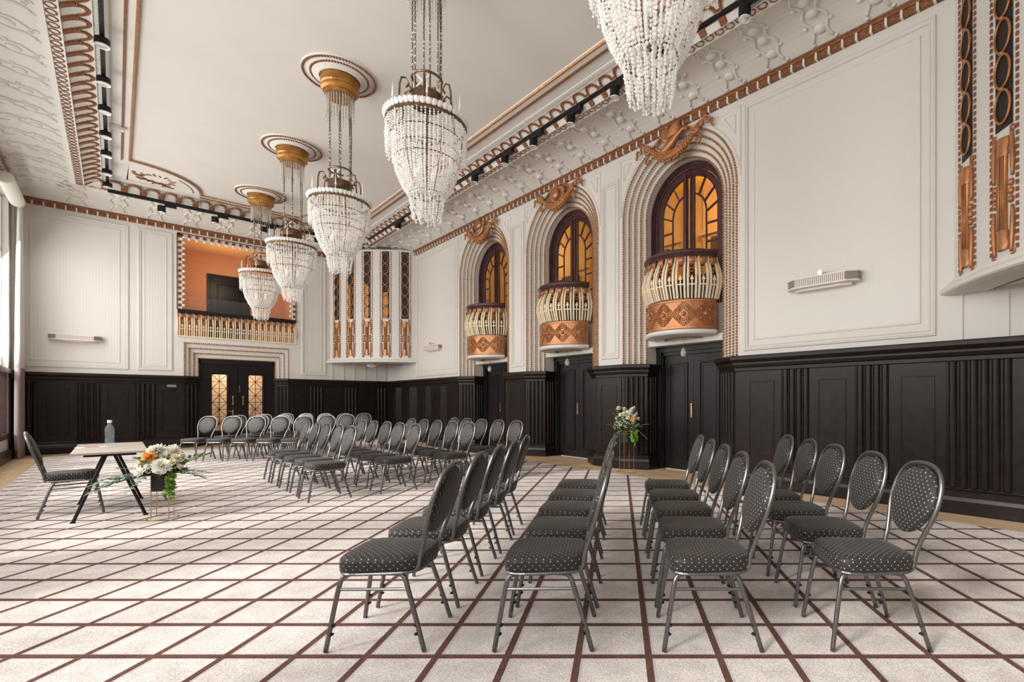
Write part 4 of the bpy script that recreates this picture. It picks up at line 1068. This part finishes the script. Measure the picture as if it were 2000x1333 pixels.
# ------------------------------------------------------------------ chandeliers
def chandelier(loc, label):
    r = thing('chandelier', label, 'chandelier', loc, 0, 'crystal chandeliers'); rnd = random.Random(5)
    b = MB(); b.lathe([(.285, 0), (.285, -.03), (.265, -.05), (.268, -.17), (.25, -.19), (.262, -.21), (.262, -.24), (.23, -.27), (.21, -.27), (.21, -.33), (.18, -.33), (0, -.32)], 36); b.build('canopy', 'canopy', r, smooth=False)
    b = MB()
    for rr, n_, k0 in ((.195, 30, 13), (.165, 24, 9)):
        for k in range(n_):
            a = 2 * pi * k / n_; ln_ = k0 + (k % 3)
            for j in range(ln_): b.octa((rr * cos(a), rr * sin(a), -.345 - .024 * j), .0115, .013, 4, a)
    b.build('canopy_fringe', 'crystal2', r)['kind'] = 'stuff'
    for k in range(6):
        a = 2 * pi * k / 6 + .3; b = MB(); x, y = .158 * cos(a), .158 * sin(a)
        z = -.33; q = 0
        while z > -1.46:
            hh = .016
            pts = [(x + (.008 * cos(t) if q % 2 else 0), y + (0 if q % 2 else .008 * cos(t)), z - hh + hh * 1.1 * sin(t)) for t in [2 * pi * i / 6 for i in range(6)]]
            b.tube(pts, .0035, 4, closed=True); z -= .027; q += 1
        if k == 0: b.tube([(x + .02, y, -.33), (x + .03, y, -.9), (x + .02, y, -1.46)], .007, 5)
        ch = b.build('suspension_chain', 'chain', r)
        b = MB()
        for z in (-.95, -1.0, -1.05, -1.15, -1.2, -1.3, -1.38): b.octa((x, y, z), .013, .018)
        b.build('chain_crystal', 'crystal', ch)['kind'] = 'stuff'
    b = MB(); b.tube([(.158 * cos(a), .158 * sin(a), -1.47) for a in [2 * pi * k / 32 for k in range(32)]], .013, 6, closed=True)
    for k in range(6): a = 2 * pi * k / 6 + .3; b.tube([(.158 * cos(a), .158 * sin(a), -1.47), (.158 * cos(a), .158 * sin(a), -1.76)], .009, 6)
    b.build('crown_ring', 'brass', r)
    b = MB()
    for k in range(6):
        a0 = 2 * pi * k / 6 + .3; a1 = a0 + pi / 3
        for z0, z1 in ((-1.50, -1.64), (-1.64, -1.50)): b.bar((.155 * cos(a0), .155 * sin(a0), z0), (.155 * cos(a1), .155 * sin(a1), z1), .016, .016)
    b.build('crystal_cross', 'crystal', r)
    b = MB(); b.rows([[(q * cos(a), q * sin(a), z) for a in [2 * pi * k / 32 for k in range(33)]] for q, z in ((.157, -1.65), (.168, -1.65), (.168, -1.77), (.157, -1.77))]); b.build('crown_band', 'brass', r)
    for k in range(6):
        a = 2 * pi * k / 6; b = MB()
        pts = [(.20 + .03 * cos(t) * (1 - t / 14), -1.66 + .035 * sin(t)) for t in [0, .8, 1.6, 2.4, 3.2, 4., 4.8]][::-1] + [(.20, -1.60), (.235, -1.555), (.28, -1.57), (.30, -1.65), (.305, -1.80), (.33, -1.97)]
        b.tube([(x * cos(a), x * sin(a), z) for x, z in pts], .010, 6); b.build('scroll_arm', 'brass', r)
    b = MB()
    b.rows([[(q * cos(a), q * sin(a), z) for a in [2 * pi * k / 48 for k in range(49)]] for q, z in ((.400, -1.965), (.42, -1.96), (.428, -1.975), (.428, -2.0), (.41, -2.005), (.400, -1.99))])
    for q, z in ((.37, -2.14), (.33, -2.28), (.335, -2.40), (.185, -2.76)): b.tube([(q * cos(a), q * sin(a), z) for a in [2 * pi * k / 40 for k in range(40)]], .007, 4, closed=True)
    for k in range(6): a = 2 * pi * k / 6 + .5; b.tube([(.40 * cos(a), .40 * sin(a), -1.98), (.34 * cos(a), .34 * sin(a), -2.42), (.185 * cos(a), .185 * sin(a), -2.76)], .006, 4)
    b.tube([(0, 0, -1.7), (0, 0, -2.7)], .012, 6)
    b.build('basket_frame', 'brass', r)
    b = MB()
    for k in range(48):
        a = 2 * pi * k / 48; c_ = (.435 * cos(a), .435 * sin(a), -1.945); ax = Matrix.Rotation(a, 3, 'Z') @ Matrix.Rotation(radians(28), 3, 'Y')
        b.ell(c_, .012, .028, .040, 6, 4, ax); b.ell((.412 * cos(a + .06), .412 * sin(a + .06), -1.925), .010, .020, .03, 6, 4, ax)
    b.build('crystal_collar', 'crystal', r)
    for k in range(6):
        a = 2 * pi * k / 6 + .1; b = MB(); x, y = .39 * cos(a), .39 * sin(a)
        b.octa((x, y, -1.83), .016, .02, 6); n0 = len(b.v); b.v += [(x + .014 * cos(q), y + .014 * sin(q), -1.84) for q in (0, 1.57, 3.14, 4.71)] + [(x, y, -1.66)]; b.f += [(n0, n0 + 1, n0 + 4), (n0 + 1, n0 + 2, n0 + 4), (n0 + 2, n0 + 3, n0 + 4), (n0 + 3, n0, n0 + 4)]
        b.tube([(x, y, -1.96), (x, y, -1.85)], .006, 5); b.build('crystal_spike', 'crystal', r)
    def curtain_(name, n_, prof, step, br0, jit=0., rag=0):
        b = MB()
        L = [0.]
        for (r0, z0), (r1, z1) in zip(prof, prof[1:]): L.append(L[-1] + hypot(r1 - r0, z1 - z0))
        for k in range(n_):
            a = 2 * pi * k / n_ + rnd.uniform(-jit, jit); s_ = rnd.uniform(0, step); end = L[-1] - (rag * (k % 2))
            while s_ < end:
                i = max(q for q in range(len(L) - 1) if L[q] <= s_); f = (s_ - L[i]) / (L[i + 1] - L[i])
                rr = prof[i][0] + (prof[i + 1][0] - prof[i][0]) * f + rnd.uniform(-.006, .006); z = prof[i][1] + (prof[i + 1][1] - prof[i][1]) * f
                q = br0 * rnd.uniform(.85, 1.15); b.octa((rr * cos(a), rr * sin(a), z), q, q * 1.2, 5, rnd.uniform(0, 1.2)); s_ += step
        b.build(name, 'crystal', r)['kind'] = 'stuff'
    curtain_('outer_bead_tier', 62, [(.418, -2.0), (.418, -2.25), (.41, -2.38)], .027, .0125, .006, .04)
    curtain_('bowl_bead_tier', 52, [(.36, -2.12), (.345, -2.40), (.315, -2.54), (.258, -2.68), (.19, -2.79)], .027, .0135, .006)
    curtain_('inner_bead_tier', 30, [(.27, -2.05), (.27, -2.35), (.23, -2.55), (.17, -2.70)], .031, .0135, .01)
    curtain_('tail_bead_tier', 24, [(.182, -2.78), (.165, -2.92), (.14, -3.06)], .025, .0125, .004, .05)
    curtain_('tail_inner_tier', 12, [(.09, -2.80), (.08, -3.09)], .028, .0125, .004, .03)
    for k in range(4):
        a = 2 * pi * k / 4 + .6; b = MB(); b.ell((.13 * cos(a), .13 * sin(a), -2.50), .032, .032, .055, 10, 8); b.build('bulb', 'capwhite', r, smooth=True)
    learn(r); return r
CH = [((2.53, 2.20), 'nearest crystal chandelier cut off by the top edge of the photo'), ((2.44, 5.42), 'second crystal chandelier from the camera, hanging in front of the plain ceiling'), ((2.455, 8.534), 'third crystal chandelier from the camera, above the far left chairs'), ((2.482, 11.63), 'fourth crystal chandelier from the camera, beside the loggia edge'), ((2.498, 14.765), 'farthest crystal chandelier in front of the orange loggia')]
c1 = None
for (x, y), lab in CH:
    if c1 is None: c1 = chandelier((x, y, ZC), lab)
    else: dup(c1, (x, y, ZC), 0, lab, 'crystal chandeliers')
m1 = None
for i, ((x, y), lab) in enumerate(CH):
    w = ('nearest', 'second', 'third', 'fourth', 'farthest')[i]; lb = 'round beaded ceiling rose above the %s chandelier' % w
    if m1 is None:
        m1 = thing('ceiling_rose', lb, 'ceiling rose', (x, y, ZC), 0, 'ceiling roses')
        b = MB(); b.lathe([(.28, -.055), (.32, -.05), (.335, -.03), (.375, -.028), (.385, -.012), (.51, -.008), (.52, .02)], 48); b.build('plaster_disc', 'ceil', m1, smooth=True)
        for rr, n_ in ((.395, 62), (.498, 78)):
            b = MB()
            for k in range(n_): a = 2 * pi * k / n_; b.ell((rr * cos(a), rr * sin(a), -.015), .019, .019, .02, 6, 4)
            b.build('bead_ring', 'brown', m1, smooth=True)['kind'] = 'stuff'
        learn(m1)
    else: dup(m1, (x, y, ZC), 0, lb, 'ceiling roses')

# ------------------------------------------------------------------ banquet chairs
def smooth_path(pts, it=2):
    P = [Vector(p) for p in pts]
    for _ in range(it):
        Q = [P[0]]
        for a, c in zip(P, P[1:]): Q += [a.lerp(c, .25), a.lerp(c, .75)]
        Q.append(P[-1]); P = Q
    return P
def make_chair(label):
    r = thing('banquet_chair', label, 'chair', (0, 0, 0))
    # seat (facing +y): rounded plan
    def plan(s, n=36):
        out = []
        for k in range(n):
            a = 2 * pi * k / n; e = .45; cx_ = abs(cos(a)) ** e * (1 if cos(a) >= 0 else -1); sy_ = abs(sin(a)) ** e * (1 if sin(a) >= 0 else -1)
            y = sy_ * .215; w = .205 + .018 * (y / .215)
            out.append((cx_ * w * s, y * s + .0))
        return out
    b = MB(); R = []
    for s, z in ((.30, .395), (.96, .395), (.995, .400), (1.0, .415), (1.0, .445), (.985, .459), (.94, .468), (.75, .475), (.45, .479), (.0, .480)): R.append([(x, y, z) for x, y in plan(s)])
    b.rows(R, cu=True); b.build('seat', 'fabric', r, smooth=True, uv=True)
    b = MB(); q = plan(.97); b.rows([[(x, y, .382) for x, y in q], [(x * 1.02, y * 1.02, .390) for x, y in q], [(x, y, .398) for x, y in q]], cu=True); b.rows([[(x, y, .382) for x, y in q], [(x * .2, y * .2, .382) for x, y in q]], cu=True)
    b.build('seat_pan', 'frame', r)
    # back hoop: lean from y=-.19 at z=.40 to -.33 at z=.93
    def yb(z): return -.185 - .155 * max(0, (z - .40)) / .53
    hoop = [(-.150, -.02, .385), (-.150, -.15, .385), (-.150, -.195, .40), (-.148, yb(.46), .46), (-.150, yb(.52), .52), (-.175, yb(.60), .60), (-.205, yb(.68), .68), (-.212, yb(.76), .76), (-.195, yb(.84), .84), (-.150, yb(.90), .90), (-.07, yb(.928), .928)]
    hoop += [(-x, y, z) for x, y, z in hoop[::-1]]
    b = MB(); b.tube(smooth_path(hoop), .0125, 8); b.build('back_frame', 'frame', r, smooth=True)
    b = MB(); R = []; zc = .735; N = 30
    for s, n_ in ((.0, -.022), (.6, -.022), (.9, -.016), (1., -.004), (1., .010), (.93, .024), (.7, .032), (.35, .036), (0, .037)):
        row = []
        for k in range(N):
            a = 2 * pi * k / N; z = zc + .178 * sin(a) * s; x = .192 * cos(a) * s * (1 - .10 * max(0, -sin(a))); row.append((x, yb(z) + n_, z))
        R.append(row)
    b.rows(R, cu=True); b.build('backrest', 'fabric', r, smooth=True, uv=True)
    b = MB(); b.tube([(-.035, yb(.903) + .012, .903), (.035, yb(.903) + .012, .903)], .010, 6); b.build('hand_grip', 'black', r)
    for s in (-1, 1):
        X0, X1 = s * .165, s * .2035
        f = [(X1, .248, .0), (X0 + s * .012, .195, .33), (X0, .178, .372), (X0, .13, .384), (X0, .0, .384)]
        b = MB(); b.tube(smooth_path(f), .0125, 8); b.build('leg', 'frame', r, smooth=True)
        f = [(X1, -.248, .0), (X0 + s * .012, -.150, .33), (X0, -.130, .372), (X0, -.09, .384), (X0, .0, .384)]
        b = MB(); b.tube(smooth_path(f), .0125, 8); b.build('leg', 'frame', r, smooth=True)
        b = MB(); b.tube([(s * .176, .199, .305), (s * .176, -.158, .305)], .008, 6); b.build('stretcher', 'frame', r)
        for yy in (.226, -.21):
            for xs_, ky, zz_ in ((.198, .98, .085), (.1965, .95, .13)):
                b = MB(); b.ell((s * xs_, yy * ky, zz_), .017, .012, .007, 6, 4); b.build('stacking_stud', 'black', r)
    b = MB(); b.tube([(-.165, -.02, .376), (.165, -.02, .376)], .010, 6); b.build('cross_brace', 'frame', r)
    learn(r); return r
Fv = (sin(YAW), cos(YAW)); Rv = (cos(YAW), -sin(YAW))
ROWS = ['front', 'second', 'third', 'back']
CHP = []
jr = random.Random(11)
def jit(): return jr.uniform(-.008, .008)
for k in range(4):
    for j in range(5):
        X = -1.238 + .857 * k + jit(); D = 2.717 + .545 * j + jit(); x = Fv[0] * D + Rv[0] * X; y = Fv[1] * D + Rv[1] * X
        ang = atan2(-Rv[1], -Rv[0]) - pi / 2 + jr.uniform(-.02, .02)
        CHP.append((x, y, ang, 'dotted grey chair, %s from camera in the %s row of the near right block' % (ORD[j], ROWS[k]), 'chairs of the near right block'))
for k in range(4):
    for j in range(5):
        x = 1.935 + .853 * k + jit(); y = 7.32 - .03 * k + .555 * j + jit()
        CHP.append((x, y, pi / 2 + jr.uniform(-.03, .03), 'dotted grey chair, %s from camera in the %s row of the middle block' % (ORD[j], ROWS[k]), 'chairs of the middle block'))
for k in range(4):
    for j in range(5):
        x = 1.226 + .372 * j + .857 * k * Fv[0] + jit(); y = 13.96 - .372 * j + .857 * k * Fv[1] + jit()
        CHP.append((x, y, atan2(-Fv[1], -Fv[0]) - pi / 2 + jr.uniform(-.03, .03), 'dotted grey chair, %s from left in the %s row of the far left block' % (ORD[j], ROWS[k]), 'chairs of the far left block'))
CHP.append((-.35, 8.38, -pi / 2 + .03, 'single dotted grey banquet chair at the small speaker table', None))
proto = None
for x, y, a, lab, grp in CHP:
    if proto is None:
        proto = make_chair(lab); proto.location = (x, y, .0115); proto.rotation_euler = (0, 0, a); proto['group'] = grp
    else:
        o = dup(proto, (x, y, .0115), a, lab, grp)
        if grp is None and 'group' in o: del o['group']

# ------------------------------------------------------------------ speaker table and things on it
r = thing('table', 'narrow grey oak table on black trestle legs by the single chair', 'table', (-.04, 8.32, .0075))
b = MB(); b.box(-.29, .29, -.80, .80, .712, .734); b.build('tabletop', 'tabletop', r, bevel=.003)
b = MB(); b.box(-.20, .20, -.72, .72, .685, .712); b.build('under_frame', 'black', r)
for y in (-.64, .70):
    for s in (-1, 1):
        b = MB(); b.tube([(s * .275, y, .004), (s * .03, y, .70)], .0155, 10); b.lathe([(0, 0), (.022, 0), (.022, .014), (0, .014)], 10, (s * .275, y, 0)); b.build('leg', 'black', r)
ZTB = .7416
r = thing('water_bottle', 'clear plastic water bottle standing on the grey table', 'bottle', (-.05, 8.34, ZTB))
b = MB(); b.lathe([(0, 0), (.036, 0), (.040, .01), (.040, .10), (.036, .105), (.036, .115), (.040, .12), (.042, .20), (.036, .235), (.018, .262), (.016, .285)], 24); b.build('body', 'bottle', r, smooth=True)
b = MB(); b.lathe([(0, .315), (.020, .315), (.021, .31), (.021, .285), (0, .285)], 20); b.build('cap', 'capwhite', r)
b = MB(); b.box(-.13, .13, -.075, .075, 0, .004); o = b.build('folder', 'paper'); o.location = (-.19, 8.42, ZTB); o.rotation_euler = (0, 0, .3); tag(o, 'flat white card lying on the grey table', 'card')
b = MB(); b.box(-.055, .055, -.05, .05, 0, .004); o = b.build('leaflet', 'pink'); o.location = (-.20, 8.41, ZTB + .004); o.rotation_euler = (0, 0, .3); tag(o, 'small pink leaflet lying on the white card', 'leaflet')

# ------------------------------------------------------------------ flower stands
def stand(loc, hgt, rad, label):
    r = thing('flower_stand', label, 'stand', loc)
    for z, n_ in ((.004, 'base_ring'), (hgt, 'top_ring'), (hgt - .045, 'support_ring')):
        b = MB(); b.tube([(rad * (1.25 if n_ == 'base_ring' else 1) * cos(a), rad * (1.25 if n_ == 'base_ring' else 1) * sin(a), z) for a in [2 * pi * k / 32 for k in range(32)]], .004, 5, closed=True); b.build(n_, 'goldwire', r)
    for k in range(4):
        a = pi / 4 + k * pi / 2 - .35; b = MB(); b.tube([(rad * cos(a), rad * sin(a), .004), (rad * cos(a), rad * sin(a), hgt)], .0045, 6); b.build('rod', 'goldwire', r)
    return r
def bloom(b, c, rad, up, n_=60, flat=.5, seed=1):
    rnd = random.Random(seed); up = Vector(up).normalized(); x = up.orthogonal().normalized(); y = up.cross(x); c = Vector(c)
    b.ell(c + up * rad * .12, rad * .40, rad * .40, rad * .34, 10, 6)
    for k in range(n_):
        f = sqrt((k + .5) / n_); t = k * 2.399963; el = (1 - f) * pi / 2 * .95
        d = (x * cos(t) + y * sin(t)) * cos(el) + up * (sin(el) + .05)
        d.normalize(); sd = d.cross(up); sd = sd.normalized() if sd.length > 1e-3 else x
        L = rad * rnd.uniform(.85, 1.08); w = rad * .2; base = c + up * rad * flat * (1 - f) * .4
        p0 = base; p1 = base + d * L * .55 + up * rad * .06; p2 = base + d * L - up * rad * .05 * f
        nn = d.cross(sd).normalized() * rad * .05
        b.quad(p0 - sd * w * .3, p1 - sd * w, p1 + nn, p0); b.quad(p0, p1 + nn, p1 + sd * w, p0 + sd * w * .3)
        b.quad(p1 - sd * w, p2 - sd * w * .2, p2 + sd * w * .2, p1 + nn); b.quad(p1 + nn, p2 + sd * w * .2, p1 + sd * w)
def leaf(b, p, d, L, w, up=(0, 0, 1)):
    p = Vector(p); d = Vector(d).normalized(); s = d.cross(Vector(up)); s = s.normalized() if s.length > 1e-3 else d.orthogonal().normalized(); nn = s.cross(d).normalized()
    m = p + d * L * .5 - nn * L * .04; e = p + d * L
    b.quad(p, m - s * w + nn * w * .25, e, m); b.quad(p, m, e, m + s * w + nn * w * .25)
def sprig(b, p, d, L, n_, ls, lw, droop, rnd):
    p = Vector(p); d = Vector(d).normalized(); pts = [p]
    for k in range(n_):
        d = (d + Vector((rnd.uniform(-.1, .1), rnd.uniform(-.1, .1), -droop))).normalized(); p = p + d * L / n_; pts.append(p)
        s = d.cross(Vector((0, 0, 1))); s = s.normalized() if s.length > 1e-3 else Vector((1, 0, 0))
        for sg in (-1, 1): leaf(b, p, d * .7 + s * sg * .9 + Vector((0, 0, rnd.uniform(-.2, .4))), ls * rnd.uniform(.8, 1.2), lw, (rnd.uniform(-.3, .3), rnd.uniform(-.3, .3), 1))
    leaf(b, p, d, ls, lw); b.tube(pts, .003, 4)
Cv = Vector((-Fv[0], -Fv[1], 0)); Rr_ = Vector((Rv[0], Rv[1], 0)); U = Vector((0, 0, 1))
def arrangement(loc, pot_r, pot_h, blooms, sprays, ivy, label, seed):
    r = thing('flower_arrangement', label, 'flower arrangement', loc); rnd = random.Random(seed)
    Cv = Vector((-loc[0], -loc[1], 0)).normalized(); Rr_ = Vector((-Cv.y, Cv.x, 0))
    b = MB(); b.lathe([(0, 0), (pot_r * .93, 0), (pot_r, .01), (pot_r, pot_h), (pot_r * .93, pot_h), (pot_r * .9, pot_h - .03), (0, pot_h - .03)], 32); b.build('pot', 'blackpot', r)
    b = MB()
    for k in range(420):                                   # filler foliage
        a = rnd.uniform(0, 2 * pi); e = rnd.uniform(-.1, 1.3); d = Vector((cos(a) * cos(e), sin(a) * cos(e), sin(e))); rr = rnd.uniform(.3, 1.) * pot_r * 1.75
        leaf(b, Vector((0, 0, pot_h)) + d * rr, d + Vector((rnd.uniform(-.6, .6), rnd.uniform(-.6, .6), rnd.uniform(-.3, .5))), rnd.uniform(.04, .085), .016, (rnd.uniform(-1, 1), rnd.uniform(-1, 1), 1))
    b.build('filler_foliage', 'leafd', r)
    for name, m, u, f, z, rad, n_, eye in blooms:
        b = MB(); p = Rr_ * u + Cv * f + U * z; up = (Rr_ * u * 1.2 + Cv * (f + .06) + U * (z - pot_h + .03)).normalized(); bloom(b, p, rad, up, n_, .5, seed + n_); o = b.build(name, m, r)
        if eye: b = MB(); q = p + up * rad * .32; b.ell(q, rad * .24, rad * .24, rad * .2, 10, 6); b.build('flower_centre', 'yolk', o, smooth=True)
    b = MB()
    for k in range(220):                                   # tiny filler blossom
        a = rnd.uniform(0, 2 * pi); e = rnd.uniform(.1, 1.4); d = Vector((cos(a) * cos(e), sin(a) * cos(e), sin(e))); b.ell(Vector((0, 0, pot_h)) + d * pot_r * rnd.uniform(1.2, 2.1), .009, .009, .009, 5, 3)
    b.build('tiny_blossom', 'petalw', r)['kind'] = 'stuff'
    for m, u, f, z, L, n_, ls, lw, dr in sprays:
        b = MB(); sprig(b, Vector((0, 0, pot_h)) + (Rr_ * u + Cv * f).normalized() * .05, Rr_ * u + Cv * f + U * z, L, n_, ls, lw, dr, rnd); b.build('leaf_spray', m, r)
    for u, f, L in ivy:
        b = MB(); p = Rr_ * u + Cv * f + U * pot_h; pts = [p]; q = p + (Rr_ * u + Cv * f).normalized() * .04; pts.append(q)
        k = 0
        while k * .02 < L:
            q = q - U * .02 + Vector((rnd.uniform(-.008, .008), rnd.uniform(-.008, .008), 0)); pts.append(q); k += 1
            for _ in range(3): leaf(b, q, Vector((rnd.uniform(-1, 1), rnd.uniform(-1, 1), rnd.uniform(-.6, .3))) + Cv * .6, rnd.uniform(.025, .045), .016, Cv + U * .3)
        b.tube(pts, .003, 4); b.build('ivy_trail', 'leafb', r)
    return r
S1 = (.36, 7.36, .006)
stand(S1, .54, .105, 'gold wire flower stand beside the grey table')
arrangement((S1[0], S1[1], S1[2] + .30), .098, .19, [
    ('chrysanthemum', 'petalw', -.01, .14, .27, .095, 120, 0), ('chrysanthemum', 'petalw', -.03, -.02, .40, .10, 110, 0), ('chrysanthemum', 'petalw', .07, .02, .41, .085, 90, 0),
    ('carnation', 'petaly', -.10, .08, .36, .075, 90, 0), ('daisy', 'petalw', -.17, .12, .23, .065, 26, 1), ('carnation', 'petalc', .10, .09, .34, .06, 80, 0), ('rose', 'petalc', -.16, .06, .30, .055, 60, 0),
    ('rose', 'petalc', .13, .12, .26, .035, 40, 0), ('chrysanthemum', 'petalc', -.07, -.05, .37, .06, 60, 0), ('billy_button', 'yolk', .16, .02, .40, .016, 30, 0), ('rose', 'petalc', -.18, -.02, .36, .035, 40, 0), ('chrysanthemum', 'petalw', .02, .05, .36, .07, 70, 0), ('rose', 'petalw', -.11, .13, .28, .045, 50, 0), ('rose', 'petalw', .15, -.02, .34, .05, 50, 0), ('chrysanthemum', 'petalw', -.07, .03, .42, .07, 80, 0), ('rose', 'petalc', .07, .13, .31, .045, 50, 0)],
    [('leafg', -1, .35, .15, .50, 13, .095, .024, .05), ('leafg', -1, .05, .25, .46, 12, .09, .022, .06), ('leafg', -1, .2, .0, .44, 11, .09, .022, .04), ('leafg', -.9, .5, .4, .36, 11, .06, .015, .09), ('leafd', -.6, .5, .9, .26, 8, .06, .02, .05), ('leafg', .9, .6, .3, .34, 10, .065, .016, .07), ('leafg', -.8, .6, .05, .34, 10, .065, .015, .08), ('leafg', 1, .3, .25, .34, 10, .06, .016, .05), ('leafd', 1, -.1, .9, .34, 6, .12, .020, .06), ('leafg', 1, .4, .02, .30, 9, .06, .018, .05), ('leafd', .8, .3, .8, .30, 6, .11, .018, .08), ('leafg', -1, -.3, .5, .3, 9, .05, .014, .04)],
    [(.03, .10, .26), (.055, .09, .18), (.07, .08, .25)], 'white and apricot flower arrangement in black pot beside the grey table', 21)
S2 = (6.47, 6.19, .001)
stand(S2, .74, .135, 'tall gold wire flower stand before the dark pier')
arrangement((S2[0], S2[1], S2[2] + .535), .12, .24, [
    ('rose', 'petalc', -.14, .06, .60, .055, 60, 0), ('rose', 'petalw', 0, .08, .50, .07, 70, 0), ('rose', 'petalw', .08, .02, .56, .065, 70, 0), ('rose', 'petalc', .12, .10, .46, .055, 60, 0), ('daisy', 'petaly', .10, .18, .40, .055, 26, 1), ('daisy', 'petalc', -.11, .14, .49, .045, 30, 1),
    ('rose', 'petalc', .02, .14, .44, .05, 50, 0), ('rose', 'petalw', .16, -.02, .50, .05, 60, 0), ('rose', 'petalw', -.04, .02, .58, .055, 60, 0), ('rose', 'petalw', .05, .10, .52, .06, 60, 0), ('rose', 'petalc', -.05, .12, .50, .055, 60, 0), ('rose', 'petalw', .19, .06, .42, .045, 50, 0), ('rose', 'petalw', -.17, .04, .44, .04, 50, 0), ('rose', 'petalc', .12, -.02, .60, .05, 50, 0), ('billy_button', 'yolk', -.09, .02, .62, .018, 30, 0)],
    [('leafd', -1, .3, .5, .32, 9, .06, .018, .05), ('leafg', -.8, .7, .2, .38, 11, .07, .014, .16), ('leafg', 1, .2, .6, .36, 10, .05, .014, .04), ('leafd', -.6, .2, .9, .32, 9, .06, .02, .04), ('leafd', 1, .3, .15, .38, 10, .05, .018, .11), ('leafg', -.6, .1, 1.6, .36, 9, .05, .012, .02), ('leafd', .7, .5, .5, .3, 9, .06, .02, .06), ('leafg', -1, .6, .0, .3, 10, .06, .014, .12)],
    [(.06, .11, .22), (.09, .10, .28), (.15, .08, .16), (.12, .10, .2)], 'white and orange flower arrangement in black pot before the dark pier', 34)
